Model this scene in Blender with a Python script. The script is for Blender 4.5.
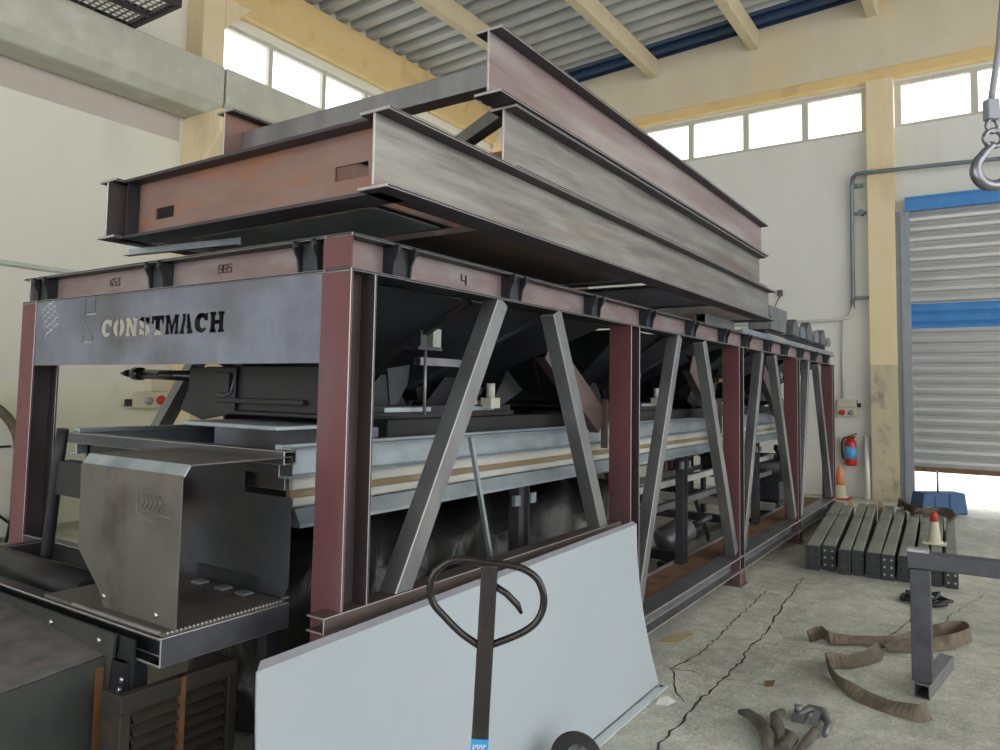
import bpy, bmesh, math, random
from mathutils import Vector, Matrix
random.seed(7)
for o in list(bpy.data.objects): bpy.data.objects.remove(o, do_unlink=True)
SC = bpy.context.scene
COL = SC.collection

# ------------------------------------------------------------------ camera
YAW, PITCH, ROLL, FPX = 0.590020, 0.067728, 0.016839, 741.27
cf = Vector((math.cos(PITCH)*math.cos(YAW), math.cos(PITCH)*math.sin(YAW), math.sin(PITCH)))
rt = Vector((math.sin(YAW), -math.cos(YAW), 0)); up = rt.cross(cf)
R2 = rt*math.cos(ROLL)+up*math.sin(ROLL); U2 = -rt*math.sin(ROLL)+up*math.cos(ROLL)
cd = bpy.data.cameras.new('camera'); cam = bpy.data.objects.new('camera', cd); COL.objects.link(cam)
M = Matrix.Identity(4)
for i in range(3):
    M[i][0] = R2[i]; M[i][1] = U2[i]; M[i][2] = -cf[i]
M[2][3] = 1.5
cam.matrix_world = M
cd.sensor_width = 36; cd.lens = FPX*36/1000; cd.shift_x = 0; cd.shift_y = -(375-339.43)/1000
cd.clip_start = 0.05; cd.clip_end = 300
SC.camera = cam

# ------------------------------------------------------------------ light
w = bpy.data.worlds.new('overcast sky'); SC.world = w; w.use_nodes = True
bg = w.node_tree.nodes['Background']; bg.inputs[0].default_value = (0.96, 0.98, 1.0, 1); bg.inputs[1].default_value = 2.0
SC.view_settings.view_transform = 'Standard'; SC.view_settings.look = 'None'
SC.view_settings.gamma = 1.0; SC.view_settings.use_curve_mapping = False
SC.view_settings.exposure = 0.68

# ------------------------------------------------------------------ materials
def mat(name, c1, c2=None, rough=.6, metal=0., scale=4., stretch=(1,1,1), bump=.0, spot=None, spot_amt=.5, spot_scale=2., contrast=.25, rough2=None, spec=.5):
    """two-colour noise surface with an optional third colour in irregular stains"""
    m = bpy.data.materials.new(name); m.use_nodes = True
    nt = m.node_tree; N = nt.nodes; Lk = nt.links
    b = N['Principled BSDF']; b.inputs['Roughness'].default_value = rough; b.inputs['Metallic'].default_value = metal
    if 'Specular IOR Level' in b.inputs: b.inputs['Specular IOR Level'].default_value = spec
    c2 = c2 or c1
    tc = N.new('ShaderNodeTexCoord'); mp = N.new('ShaderNodeMapping'); mp.inputs['Scale'].default_value = stretch
    Lk.new(tc.outputs['Object'], mp.inputs['Vector'])
    n = N.new('ShaderNodeTexNoise'); n.inputs['Scale'].default_value = scale; n.inputs['Detail'].default_value = 6; n.inputs['Roughness'].default_value = .62
    Lk.new(mp.outputs[0], n.inputs['Vector'])
    r = N.new('ShaderNodeValToRGB'); r.color_ramp.elements[0].position = .5-contrast; r.color_ramp.elements[1].position = .5+contrast
    r.color_ramp.elements[0].color = (*c1, 1); r.color_ramp.elements[1].color = (*c2, 1)
    Lk.new(n.outputs['Fac'], r.inputs[0]); out = r.outputs[0]
    if spot:
        n2 = N.new('ShaderNodeTexNoise'); n2.inputs['Scale'].default_value = spot_scale; n2.inputs['Detail'].default_value = 5
        mp2 = N.new('ShaderNodeMapping'); mp2.inputs['Location'].default_value = (3.1, 7.7, 1.9); mp2.inputs['Scale'].default_value = stretch
        Lk.new(tc.outputs['Object'], mp2.inputs['Vector']); Lk.new(mp2.outputs[0], n2.inputs['Vector'])
        r2 = N.new('ShaderNodeValToRGB'); a = .72-.3*spot_amt
        r2.color_ramp.elements[0].position = a-.07; r2.color_ramp.elements[1].position = a+.12
        Lk.new(n2.outputs['Fac'], r2.inputs[0])
        mx = N.new('ShaderNodeMixRGB'); Lk.new(r2.outputs[0], mx.inputs[0]); Lk.new(out, mx.inputs[1]); mx.inputs[2].default_value = (*spot, 1)
        out = mx.outputs[0]
    Lk.new(out, b.inputs['Base Color'])
    if rough2 is not None:
        mr = N.new('ShaderNodeMapRange'); mr.inputs[1].default_value = .3; mr.inputs[2].default_value = .7
        mr.inputs[3].default_value = rough; mr.inputs[4].default_value = rough2
        Lk.new(n.outputs['Fac'], mr.inputs[0]); Lk.new(mr.outputs[0], b.inputs['Roughness'])
    if bump:
        bp = N.new('ShaderNodeBump'); bp.inputs['Strength'].default_value = bump; bp.inputs['Distance'].default_value = .01
        Lk.new(n.outputs['Fac'], bp.inputs['Height']); Lk.new(bp.outputs[0], b.inputs['Normal'])
    return m

def srgb(r, g, b):
    f = lambda c: (c/255/12.92) if c <= 10 else ((c/255+.055)/1.055)**2.4
    return (f(r), f(g), f(b))

MT = {}
MT['mill'] = mat('mill_scale_steel', srgb(62,63,70), srgb(98,98,104), .42, .55, 5, (1,1,1), .05, srgb(84,70,62), .35, 3, rough2=.6)
MT['mill_dark'] = mat('dark_mill_steel', srgb(40,41,46), srgb(66,67,73), .45, .5, 4, (1,1,1), .04, srgb(66,54,48), .3, 3)
MT['black'] = mat('black_steel', srgb(28,28,31), srgb(42,42,46), .5, .3, 5, bump=.03)
MT['plate'] = mat('blue_grey_plate', srgb(98,101,115), srgb(136,140,154), .42, .5, 3.5, (1,1,1), .03, srgb(92,90,92), .45, 2.2, rough2=.55)
MT['primer'] = mat('red_primer_steel', srgb(96,54,56), srgb(112,70,73), .5, .15, 3, (1,1,.25), .03, srgb(104,84,88), .5, 4, rough2=.65)
MT['primer_web'] = mat('worn_red_primer', srgb(116,92,92), srgb(146,130,128), .48, .25, 4, (1,1,3), .03, srgb(140,134,132), .55, 3)
MT['beam_rust'] = mat('rusty_beam_web', srgb(120,92,84), srgb(146,120,110), .45, .35, 3, (1,1,3), .04, srgb(152,98,64), .5, 2.2, rough2=.6)
MT['beam_grey'] = mat('grey_beam_web', srgb(104,99,96), srgb(164,162,154), .30, .6, 6, (.3,1,3.2), .06, srgb(118,78,66), .3, 1.3, rough2=.5)
MT['beam_pink'] = mat('pink_beam_web', srgb(126,102,103), srgb(158,140,138), .36, .5, 5, (.3,1,3), .05, srgb(172,168,162), .5, 1.4, rough2=.5)
MT['flange'] = mat('dark_flange_steel', srgb(52,47,54), srgb(74,68,74), .5, .4, 5)
MT['cut'] = mat('bright_cut_steel', srgb(190,188,184), srgb(160,158,156), .35, .6, 12)
MT['tube'] = mat('grey_tube_steel', srgb(112,112,114), srgb(142,142,143), .36, .6, 8, (1,1,.3), .03, srgb(96,94,94), .35, 3, rough2=.5)
MT['galv'] = mat('galvanised_steel', srgb(128,139,147), srgb(172,180,184), .38, .55, 9, (.5,1,1), .02, srgb(112,124,134), .4, 3)
MT['galv_cream'] = mat('galvanised_cream', srgb(160,160,154), srgb(196,196,190), .5, .35, 7, (.5,1,1), .02, srgb(150,138,112), .3, 2)
MT['rust'] = mat('rust_brown', srgb(104,74,54), srgb(136,98,70), .85, .05, 14, (1,1,1), .12, srgb(84,60,48), .4, 6)
MT['edge'] = mat('worn_bright_edge', srgb(150,146,144), srgb(178,174,170), .4, .5, 30)
MT['post_dark'] = mat('post_dark_steel', srgb(60,50,54), srgb(84,74,76), .5, .3, 4, (1,1,.3), .03, srgb(96,84,82), .35, 4)
MT['olive'] = mat('olive_stain', srgb(112,98,72), srgb(146,124,86), .6, .2, 6, (.5,1,1), .03, srgb(170,164,150), .3, 3)
MT['brown_rail'] = mat('brown_primed_channel', srgb(84,70,66), srgb(116,102,96), .42, .45, 5, (.4,1,1), .03, srgb(150,140,132), .25, 3)
MT['hood'] = mat('weathered_sheet', srgb(84,80,76), srgb(110,104,98), .5, .35, 4.5, (1,1,1), .04, srgb(70,63,58), .45, 5, rough2=.62)
MT['hood_dusty'] = mat('dusty_grey_hood', srgb(66,64,62), srgb(100,96,92), .8, .1, 12, (1,1,1), .15, srgb(112,92,78), .28, 4)
MT['hood_side'] = mat('greenish_dark_side', srgb(46,48,47), srgb(66,68,66), .6, .25, 6, (1,1,1), .05, srgb(82,72,56), .3, 3)
MT['louvre'] = mat('grimy_louvre', srgb(38,36,32), srgb(58,54,46), .7, .2, 8, bump=.06, spot=srgb(84,62,42), spot_amt=.3, spot_scale=5)
MT['rustline'] = mat('rust_streak', srgb(118,80,48), srgb(92,66,44), .9, 0, 12)
MT['panel'] = mat('white_panel_paint', srgb(164,173,179), srgb(173,181,186), .38, 0, 1.2, bump=.01, spot=srgb(174,177,182), spot_amt=.4, spot_scale=1.6)
MT['panel_edge'] = mat('panel_flange_paint', srgb(212,222,226), srgb(200,210,214), .4, 0, 4)
MT['panel_lip'] = mat('panel_lip_paint', srgb(150,150,158), srgb(166,166,172), .4, 0, 4)
MT['handle'] = mat('black_handle_paint', srgb(30,27,27), srgb(46,41,40), .18, .2, 14, rough2=.28)
MT['handle_pole'] = mat('worn_black_pole', srgb(34,31,31), srgb(52,46,45), .4, .25, 18, bump=.03, spot=srgb(86,76,72), spot_amt=.2, spot_scale=9)
MT['sticker'] = mat('blue_sticker', srgb(40,130,190), srgb(60,150,205), .4)
MT['ink_white'] = mat('white_print', srgb(225,235,240))
MT['rubber'] = mat('black_rubber', srgb(34,34,34), srgb(50,50,49), .75)
MT['tarp'] = mat('black_tarp', srgb(24,24,25), srgb(40,39,38), .34, 0, 9, (1,3,.6), bump=.9, spec=.6)
MT['white'] = mat('white_paint', srgb(225,224,215), srgb(208,206,196), .6, 0, 5)
MT['cream'] = mat('cream_plastic', srgb(214,206,180), srgb(196,188,164), .6, 0, 6)
MT['red'] = mat('red_enamel', srgb(188,30,34), srgb(170,24,30), .35, 0, 5)
MT['redplastic'] = mat('red_plastic', srgb(190,52,40), srgb(170,44,36), .55, 0, 5)
MT['blue'] = mat('blue_paint', srgb(58,122,184), srgb(72,136,196), .45, .1, 6)
MT['navy'] = mat('navy_blue_plastic', srgb(44,78,116), srgb(56,92,130), .6, 0, 6)
MT['labelblue'] = mat('label_blue', srgb(80,150,205), srgb(92,160,212), .4)
MT['orange'] = mat('faded_orange', srgb(206,106,66), srgb(222,150,110), .6, 0, 8)
MT['strap'] = mat('brown_webbing', srgb(92,82,70), srgb(124,112,94), .9, 0, 20, bump=.08, spot=srgb(66,56,50), spot_amt=.4, spot_scale=8)
MT['glove'] = mat('grimy_cloth', srgb(74,66,60), srgb(104,96,88), .85, 0, 14, bump=.1)
MT['cardboard'] = mat('tan_card', srgb(186,170,128), srgb(170,152,112), .8)
MT['paper'] = mat('crumpled_paper', srgb(208,206,194), srgb(186,184,174), .8, 0, 20, bump=.1)
MT['wood'] = mat('pale_wood', srgb(196,176,140), srgb(172,150,116), .75, 0, 6, (1,6,6))
MT['boxsteel'] = mat('dusty_box_steel', srgb(124,127,117), srgb(158,160,147), .55, .25, 6, (.4,1,1), .04, srgb(92,96,94), .4, 2.5)
MT['boxend'] = mat('dark_end_plate', srgb(50,51,54), srgb(70,70,72), .5, .4, 7)
MT['hole'] = mat('hole_black', srgb(14,14,15))
MT['hook_steel'] = mat('hook_steel', srgb(112,112,120), srgb(150,150,156), .3, .8, 14, bump=.05)
MT['chrome'] = mat('bright_metal', srgb(200,200,200), srgb(170,170,172), .25, .9, 10)
MT['ink'] = mat('black_marker', srgb(38,28,30))
MT['chalk'] = mat('white_chalk', srgb(226,228,232), srgb(206,208,214), .9, 0, 60)
MT['cable'] = mat('light_conduit', srgb(206,208,200), srgb(186,188,182), .5)
MT['conduit'] = mat('grey_conduit', srgb(104,116,122), srgb(128,138,142), .45, .4)
MT['pale'] = mat('pale_conduit', srgb(206,204,196), srgb(194,192,184), .6)
# setting
MT['wall_left'] = mat('left_wall_plaster', srgb(219,217,203), srgb(227,225,212), .85, 0, 1.2, (1,1,.35), .02, srgb(210,208,192), .35, 1.1)
MT['wall_band'] = mat('mauve_shadow_band', srgb(186,176,166), srgb(198,188,178), .85, 0, 1.5, (1,1,1), .02)
MT['dado'] = mat('dado_paint', srgb(222,221,198), srgb(228,227,206), .7, 0, 2, (1,1,.5), .02, srgb(210,208,184), .3, 2)
MT['wall_back'] = mat('back_wall_plaster', srgb(212,212,206), srgb(220,220,214), .85, 0, 1.1, (1,1,.35), .02, srgb(198,198,191), .35, 1.0)
MT['concrete_beam'] = mat('raw_concrete_beam', srgb(176,175,160), srgb(196,195,180), .85, 0, 3, (1,1,1), .08, srgb(202,204,190), .4, 2.4)
MT['column'] = mat('cream_column', srgb(218,200,160), srgb(228,211,174), .8, 0, 2.5, (1,1,.4), .03, srgb(200,182,146), .3, 2)
MT['column_low'] = mat('worn_column', srgb(204,192,162), srgb(190,178,150), .85, 0, 3, (1,1,.6), .05, srgb(150,142,128), .35, 7)
MT['eave'] = mat('ochre_eave_beam', srgb(216,184,126), srgb(224,196,142), .8, 0, 2, (1,1,1), .04, srgb(196,162,108), .3, 2)
MT['purlin'] = mat('cream_purlin', srgb(198,182,150), srgb(208,193,162), .8, 0, 3)
MT['gable'] = mat('gable_beam', srgb(204,192,166), srgb(214,203,180), .85, 0, 2, (1,1,.6), .02, srgb(216,194,150), .3, 1)
MT['roof'] = mat('roof_sheet', srgb(176,178,178), srgb(192,194,194), .5, .2, 2)
MT['roof_blue'] = mat('roof_sheet_blue', srgb(34,60,98), srgb(40,68,106), .5, .1, 2)
MT['frame'] = mat('window_frame_grey', srgb(196,192,178), srgb(182,178,166), .6)
MT['slat'] = mat('shutter_slat', srgb(176,176,174), srgb(190,190,188), .38, .5, 3, (1,.3,2), .02, srgb(164,164,162), .35, 2)
MT['guide'] = mat('shutter_guide', srgb(136,140,146), srgb(150,154,160), .5, .3)
MT['ground'] = mat('pale_yard', srgb(222,220,212), srgb(210,208,200), .9, 0, 2)
MT['crack'] = mat('floor_crack', srgb(66,63,58))

def floor_material():
    m = mat('concrete_floor', srgb(160,161,148), srgb(212,211,196), .62, 0, 1.1, (1,1,1), .0, srgb(152,150,140), .42, .7, contrast=.22)
    nt = m.node_tree; N = nt.nodes; Lk = nt.links; b = N['Principled BSDF']
    tc = N.new('ShaderNodeTexCoord')
    f = N.new('ShaderNodeTexNoise'); f.inputs['Scale'].default_value = 55; f.inputs['Detail'].default_value = 4
    Lk.new(tc.outputs['Object'], f.inputs['Vector'])
    v = N.new('ShaderNodeTexNoise'); v.inputs['Scale'].default_value = 8; v.inputs['Detail'].default_value = 8; v.inputs['Roughness'].default_value = .75
    Lk.new(tc.outputs['Object'], v.inputs['Vector'])
    src = b.inputs['Base Color'].links[0].from_socket
    mx = N.new('ShaderNodeMixRGB'); mx.blend_type = 'OVERLAY'; mx.inputs[0].default_value = .5
    Lk.new(src, mx.inputs[1]); Lk.new(f.outputs['Fac'], mx.inputs[2])
    mx2 = N.new('ShaderNodeMixRGB'); mx2.blend_type = 'OVERLAY'; mx2.inputs[0].default_value = .8
    Lk.new(mx.outputs[0], mx2.inputs[1]); Lk.new(v.outputs['Fac'], mx2.inputs[2])
    Lk.new(mx2.outputs[0], b.inputs['Base Color'])
    bp = N.new('ShaderNodeBump'); bp.inputs['Strength'].default_value = .25; bp.inputs['Distance'].default_value = .004
    Lk.new(v.outputs['Fac'], bp.inputs['Height']); Lk.new(bp.outputs[0], b.inputs['Normal'])
    return m
MT['floor'] = floor_material()

def glass_material():
    m = bpy.data.materials.new('window_glass'); m.use_nodes = True
    nt = m.node_tree; N = nt.nodes; N.clear()
    o = N.new('ShaderNodeOutputMaterial'); t = N.new('ShaderNodeBsdfTransparent'); g = N.new('ShaderNodeBsdfGlossy')
    g.inputs['Roughness'].default_value = .05; x = N.new('ShaderNodeMixShader'); x.inputs[0].default_value = .06
    t.inputs[0].default_value = (.97, .98, .97, 1)
    nt.links.new(t.outputs[0], x.inputs[1]); nt.links.new(g.outputs[0], x.inputs[2]); nt.links.new(x.outputs[0], o.inputs[0])
    return m
MT['glass'] = glass_material()

# ------------------------------------------------------------------ mesh helpers
def V(*a): return Vector(a if len(a) == 3 else a[0])
class MB:
    """collects shapes in world coordinates; build() links them as ONE mesh object"""
    def __init__(self): self.v = []; self.f = []; self.m = []; self.smooth = []
    def add(self, vs, fs, mi=0, sm=False):
        n = len(self.v); self.v += [Vector(p) for p in vs]
        for f in fs: self.f.append([n+i for i in f]); self.m.append(mi); self.smooth.append(sm)
    def box(self, x0, x1, y0, y1, z0, z1, mi=0):
        self.add([(x0,y0,z0),(x1,y0,z0),(x1,y1,z0),(x0,y1,z0),(x0,y0,z1),(x1,y0,z1),(x1,y1,z1),(x0,y1,z1)],
                 [(0,3,2,1),(4,5,6,7),(0,1,5,4),(1,2,6,5),(2,3,7,6),(3,0,4,7)], mi)
        return self
    def obox(self, p0, p1, a, b, u, mi=0):
        """box bar from p0 to p1, width a along u, b across"""
        h = a/2; k = b/2
        return self.extrude([(-h,-k),(h,-k),(h,k),(-h,k)], p0, p1, u, mi)
    def extrude(self, prof, p0, p1, u, mi=0, cap=None, caps=True):
        p0 = Vector(p0); p1 = Vector(p1); d = (p1-p0).normalized(); u = Vector(u); u = (u-d*u.dot(d)).normalized(); v = d.cross(u)
        n = len(prof)
        vs = [p0+u*a+v*b for a, b in prof]+[p1+u*a+v*b for a, b in prof]
        self.add(vs, [(i, (i+1) % n, n+(i+1) % n, n+i) for i in range(n)], mi)
        if caps:
            k = len(self.v)-2*n
            for f in ([k+i for i in range(n)][::-1], [k+n+i for i in range(n)]):
                self.f.append(f); self.m.append(mi if cap is None else cap); self.smooth.append(False)
        return self
    def ibeam(self, p0, p1, u, h, w, tf=.012, tw=.008, mi=0, cap=None, fl=None):
        """I section: height h along u, flange width w.  fl: material index of the flanges"""
        H = h/2; W = w/2; t = tw/2
        if fl is None:
            return self.extrude([(-H,-W),(-H,W),(-H+tf,W),(-H+tf,t),(H-tf,t),(H-tf,W),(H,W),(H,-W),(H-tf,-W),(H-tf,-t),(-H+tf,-t),(-H+tf,-W)], p0, p1, u, mi, cap)
        self.extrude([(-H+tf,-t),(-H+tf,t),(H-tf,t),(H-tf,-t)], p0, p1, u, mi, cap)
        for s in (-1, 1):
            a, b = sorted((s*H, s*(H-tf)))
            self.extrude([(a,-W),(a,W),(b,W),(b,-W)], p0, p1, u, fl, cap)
        return self
    def chan(self, p0, p1, u, h, w, t=.008, mi=0, cap=None):
        """C section: back along u, open side towards d x u"""
        H = h/2
        return self.extrude([(-H,0),(H,0),(H,w),(H-t,w),(H-t,t),(-H+t,t),(-H+t,w),(-H,w)], p0, p1, u, mi, cap)
    def angle(self, p0, p1, u, a, b, t=.006, mi=0):
        return self.extrude([(0,0),(a,0),(a,t),(t,t),(t,b),(0,b)], p0, p1, u, mi)
    def htube(self, p0, p1, u, a, b, t=.006, mi=0, cap=None):
        """square hollow tube with open ends"""
        o = [(-a/2,-b/2),(a/2,-b/2),(a/2,b/2),(-a/2,b/2)]; i = [(-a/2+t,-b/2+t),(a/2-t,-b/2+t),(a/2-t,b/2-t),(-a/2+t,b/2-t)]
        p0 = Vector(p0); p1 = Vector(p1); d = (p1-p0).normalized(); u = Vector(u); u = (u-d*u.dot(d)).normalized(); v = d.cross(u)
        vs = []
        for P in (p0, p1):
            vs += [P+u*x+v*y for x, y in o]+[P+u*x+v*y for x, y in i]
        fs = []; cp = []
        for k in range(4):
            j = (k+1) % 4
            fs += [(k,j,8+j,8+k), (4+j,4+k,12+k,12+j)]
            cp += [(k,4+k,4+j,j), (8+k,8+j,12+j,12+k)]
        self.add(vs, fs, mi); n = len(self.v)-16
        for f in cp: self.f.append([n+q for q in f]); self.m.append(mi if cap is None else cap); self.smooth.append(False)
        return self
    def tube(self, pts, r, n=10, mi=0, closed=False):
        pts = [Vector(p) for p in pts]; rs = r if isinstance(r, (list, tuple)) else [r]*len(pts)
        L = len(pts); rings = []; prev = None
        for i, p in enumerate(pts):
            if closed: t = (pts[(i+1) % L]-pts[i-1]).normalized()
            else: t = (pts[min(i+1, L-1)]-pts[max(i-1, 0)]).normalized()
            if prev is None:
                a = Vector((0,0,1)) if abs(t.z) < .9 else Vector((1,0,0)); u = (a-t*a.dot(t)).normalized()
            else: u = (prev-t*prev.dot(t)).normalized()
            prev = u; v = t.cross(u)
            rings.append([p+(u*math.cos(q*2*math.pi/n)+v*math.sin(q*2*math.pi/n))*rs[i] for q in range(n)])
        vs = [p for g in rings for p in g]; fs = []
        for i in range(L if closed else L-1):
            j = (i+1) % L
            for q in range(n): fs.append((i*n+q, i*n+(q+1) % n, j*n+(q+1) % n, j*n+q))
        self.add(vs, fs, mi, True)
        if not closed:
            k = len(self.v)-len(vs)
            self.f += [[k+q for q in range(n)][::-1], [k+(L-1)*n+q for q in range(n)]]; self.m += [mi, mi]; self.smooth += [False, False]
        return self
    def cyl(self, p0, p1, r, n=16, mi=0, r1=None):
        return self.tube([p0, p1], [r, r if r1 is None else r1], n, mi)
    def lathe(self, prof, c, n=24, mi=0, axis=(0,0,1)):
        """prof: list of (radius, height)"""
        a = Vector(axis).normalized(); u = a.orthogonal().normalized(); v = a.cross(u); c = Vector(c)
        vs = [c+a*h+(u*math.cos(q*2*math.pi/n)+v*math.sin(q*2*math.pi/n))*r for r, h in prof for q in range(n)]
        fs = [(i*n+q, i*n+(q+1) % n, (i+1)*n+(q+1) % n, (i+1)*n+q) for i in range(len(prof)-1) for q in range(n)]
        self.add(vs, fs, mi, True); k = len(self.v)-len(vs)
        if prof[0][0] > 1e-4: self.f.append([k+q for q in range(n)][::-1]); self.m.append(mi); self.smooth.append(False)
        if prof[-1][0] > 1e-4: self.f.append([k+(len(prof)-1)*n+q for q in range(n)]); self.m.append(mi); self.smooth.append(False)
        return self
    def plate(self, poly, t, mi=0):
        """flat polygon (3-D points) thickened by t along its normal"""
        P = [Vector(p) for p in poly]; nrm = Vector((0,0,0))
        for i in range(len(P)): nrm += (P[i]-P[0]).cross(P[(i+1) % len(P)]-P[0])
        nrm.normalize(); n = len(P)
        self.add(P+[p+nrm*t for p in P], [list(range(n))[::-1], list(range(n, 2*n))]+[(i, (i+1) % n, n+(i+1) % n, n+i) for i in range(n)], mi)
        return self
    def build(self, name, mats, parent=None, bevel=0., smooth=False, sub=0, origin=None, edge=False):
        if not isinstance(mats, (list, tuple)): mats = [mats]
        nm = len(mats)
        if edge: mats = list(mats)+['edge']
        off = Vector((0,0,0))
        p = parent
        if p is not None: off = WORLD[p.name].copy()
        elif origin is not None: off = Vector(origin)
        me = bpy.data.meshes.new(name); me.from_pydata([v-off for v in self.v], [], self.f)
        for m in mats: me.materials.append(MT[m])
        for i, pl in enumerate(me.polygons): pl.material_index = min(self.m[i], nm-1); pl.use_smooth = self.smooth[i] or smooth
        bm = bmesh.new(); bm.from_mesh(me); bmesh.ops.recalc_face_normals(bm, faces=bm.faces[:]); bm.to_mesh(me); bm.free()
        o = bpy.data.objects.new(name, me); COL.objects.link(o)
        if parent is not None: o.parent = parent
        else: o.location = off
        WORLD[o.name] = off
        if bevel:
            b = o.modifiers.new('bevel', 'BEVEL'); b.width = bevel; b.segments = 2; b.limit_method = 'ANGLE'; b.angle_limit = math.radians(40)
            if edge: b.material = nm
        if sub:
            s = o.modifiers.new('sub', 'SUBSURF'); s.levels = sub; s.render_levels = sub
        return o
WORLD = {}
def tag(o, label, cat, group=None, kind=None):
    if label: o['label'] = label
    if cat: o['category'] = cat
    if group: o['group'] = group
    if kind: o['kind'] = kind
    return o
def thing(name, label, cat, loc, group=None):
    o = bpy.data.objects.new(name, None); COL.objects.link(o); o.location = loc; o.empty_display_size = .1
    WORLD[o.name] = Vector(loc)
    return tag(o, label, cat, group)
def struct(name, mb, mats, parent=None, **k):
    o = mb.build(name, mats, parent, **k)
    if parent is None: o['kind'] = 'structure'
    return o
def struct_empty(name, loc):
    o = bpy.data.objects.new(name, None); COL.objects.link(o); o.location = loc; o['kind'] = 'structure'; o.empty_display_size = .1
    WORLD[o.name] = Vector(loc); return o

# ================================================================== SETTING
XW, YW = 12.15, 8.35            # inner faces of the end wall and of the left wall
X0H, Y0H = -7.0, -9.0           # where the modelled part of the hall stops behind the camera
# floor with its cracks as thin slits of a second material
b = MB(); b.box(X0H, XW+.2, Y0H, YW+.2, -.2, 0)
def crack(pts, w0):
    rnd = random.Random(len(pts)*7+int(w0*1e4))
    P = [Vector((x, y, 0)) for x, y in pts]; out = []
    for i in range(len(P)-1):
        n = max(2, int((P[i+1]-P[i]).length/.045)); d = (P[i+1]-P[i]).normalized(); s = Vector((-d.y, d.x, 0))
        for k in range(n): out.append((P[i].lerp(P[i+1], k/n)+s*rnd.uniform(-.012, .012), s, w0*rnd.uniform(.4, 1.5)))
    vs = []; fs = []
    for p, s, ww in out: vs += [p+s*ww/2+Vector((0,0,.0012)), p-s*ww/2+Vector((0,0,.0012))]
    for i in range(len(out)-1): fs.append((2*i, 2*i+1, 2*i+3, 2*i+2))
    b.add(vs, fs, 1)
crack([(2.2,1.2),(3.08,1.229),(3.67,1.243),(4.3,1.22),(4.55,1.253),(4.76,1.238),(5.6,1.30),(6.6,1.36)], .010)
crack([(3.98,1.526),(4.0,1.508),(4.38,1.454),(4.8,1.47),(5.29,1.482),(6.0,1.50)], .0075)
crack([(4.0,1.51),(3.78,1.42),(3.55,1.28)], .007)
crack([(4.0,1.51),(4.02,1.2),(4.1,.9)], .005)
crack([(5.2,.62),(5.9,.50),(6.6,.44)], .008)
crack([(5.35,.38),(6.1,.30),(6.9,.1)], .006)
crack([(4.7,1.2),(4.95,.5),(5.2,-.4),(5.3,-1.4)], .005)
struct('floor', b, ['floor', 'crack'])
# yard outside the shutter
b = MB(); b.box(XW+.2, 40, -20, 20, -.25, -.02); struct('trim_1', b, 'ground')

# left wall: solid below, window band above
b = MB()
b.box(X0H, XW+.2, YW, YW+.2, 1.5, 5.42); b.box(X0H, 5.72, YW, YW+.2, 5.42, 6.3); b.box(X0H, XW+.2, YW, YW+.2, 6.3, 7.4)
b.box(X0H, XW+.2, YW-.004, YW+.2, 0, 1.5, 1)
b.box(X0H, 5.25, YW-.003, YW, 4.5, 5.1, 2)  # mauve band below the ledge, with the ledge's shadow put into its colour
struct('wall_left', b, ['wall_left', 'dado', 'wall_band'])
# end wall: window band, shutter opening
DY = 1.02                      # left edge of shutter opening
b = MB()
b.box(XW, XW+.2, DY, YW+.2, 0, 5.47); b.box(XW, XW+.2, Y0H, DY, 4.3, 5.47); b.box(XW, XW+.2, Y0H, -3.9, 0, 4.3)
b.box(XW, XW+.2, Y0H, YW+.2, 6.17, 7.6)
b.box(XW, XW+.2, 5.55, YW+.2, 5.47, 6.17)
struct('wall_back', b, 'wall_back')

b = MB(); b.box(X0H-.2, X0H, Y0H, -2.5, 0, 5.0); b.box(X0H-.2, X0H, 7.2, YW+.2, 0, 5.0); b.box(X0H-.2, X0H, Y0H, YW+.2, 5.0, 5.4); b.box(X0H-.2, X0H, Y0H, YW+.2, 6.2, 7.6)  # unseen wall, added to cut light from this end; its opening lets some in
for y in (-9.0, -6.4, -3.8, -1.2, 1.4, 4.0, 6.6, 8.3): b.box(X0H-.2, X0H, y, y+.25, 5.4, 6.2)
struct('wall_front', b, 'wall_back')

# eave beam over the left windows and gable beam of the end wall
b = MB(); b.box(X0H, XW, YW-.12, YW-.001, 6.42, 7.10); struct('trim_2', b, 'eave', bevel=.02)
roofz = lambda y: 7.03+.05*(8.3-y) if y > -.8 else 7.03+.05*9.1-.05*(-.8-y)
b = MB()
prof = [(-.8, roofz(-.8)+.13), (8.3, roofz(8.3)+.13), (8.3, 6.36), (Y0H, 6.36), (Y0H, roofz(Y0H)+.13)]
b.plate([(12.0, y, z) for y, z in prof], .22)
if True:
    xs = [v.x for v in b.v]
    if max(xs) > 12.3 or min(xs) < 11.9:
        sh = 12.0-min(xs)
        for v in b.v: v.x += sh
b.box(12.0, XW, Y0H, 8.3, 6.2, 6.36, 1)
struct('trim_3', b, ['gable', 'eave'], bevel=.012)

# crane beam ledge along the left wall, in two lengths that meet on the column corbel
def ledge(name, x0, x1, z0, z1):
    b = MB(); b.extrude([(0,0),(z1-z0,0),(z1-z0,.55),(.12,.55),(0,.42)], (x0, YW-.02, z0), (x1, YW-.02, z0), (0,0,1))
    ys = [v.y for v in b.v]
    if max(ys) > YW+.1:
        for v in b.v: v.y = 2*(YW-.02)-v.y
    struct(name, b, 'concrete_beam', bevel=.02)
ledge('trim_4', X0H, 5.46, 4.80, 5.40)
ledge('trim_5', 5.49, XW, 4.84, 5.40)
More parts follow.
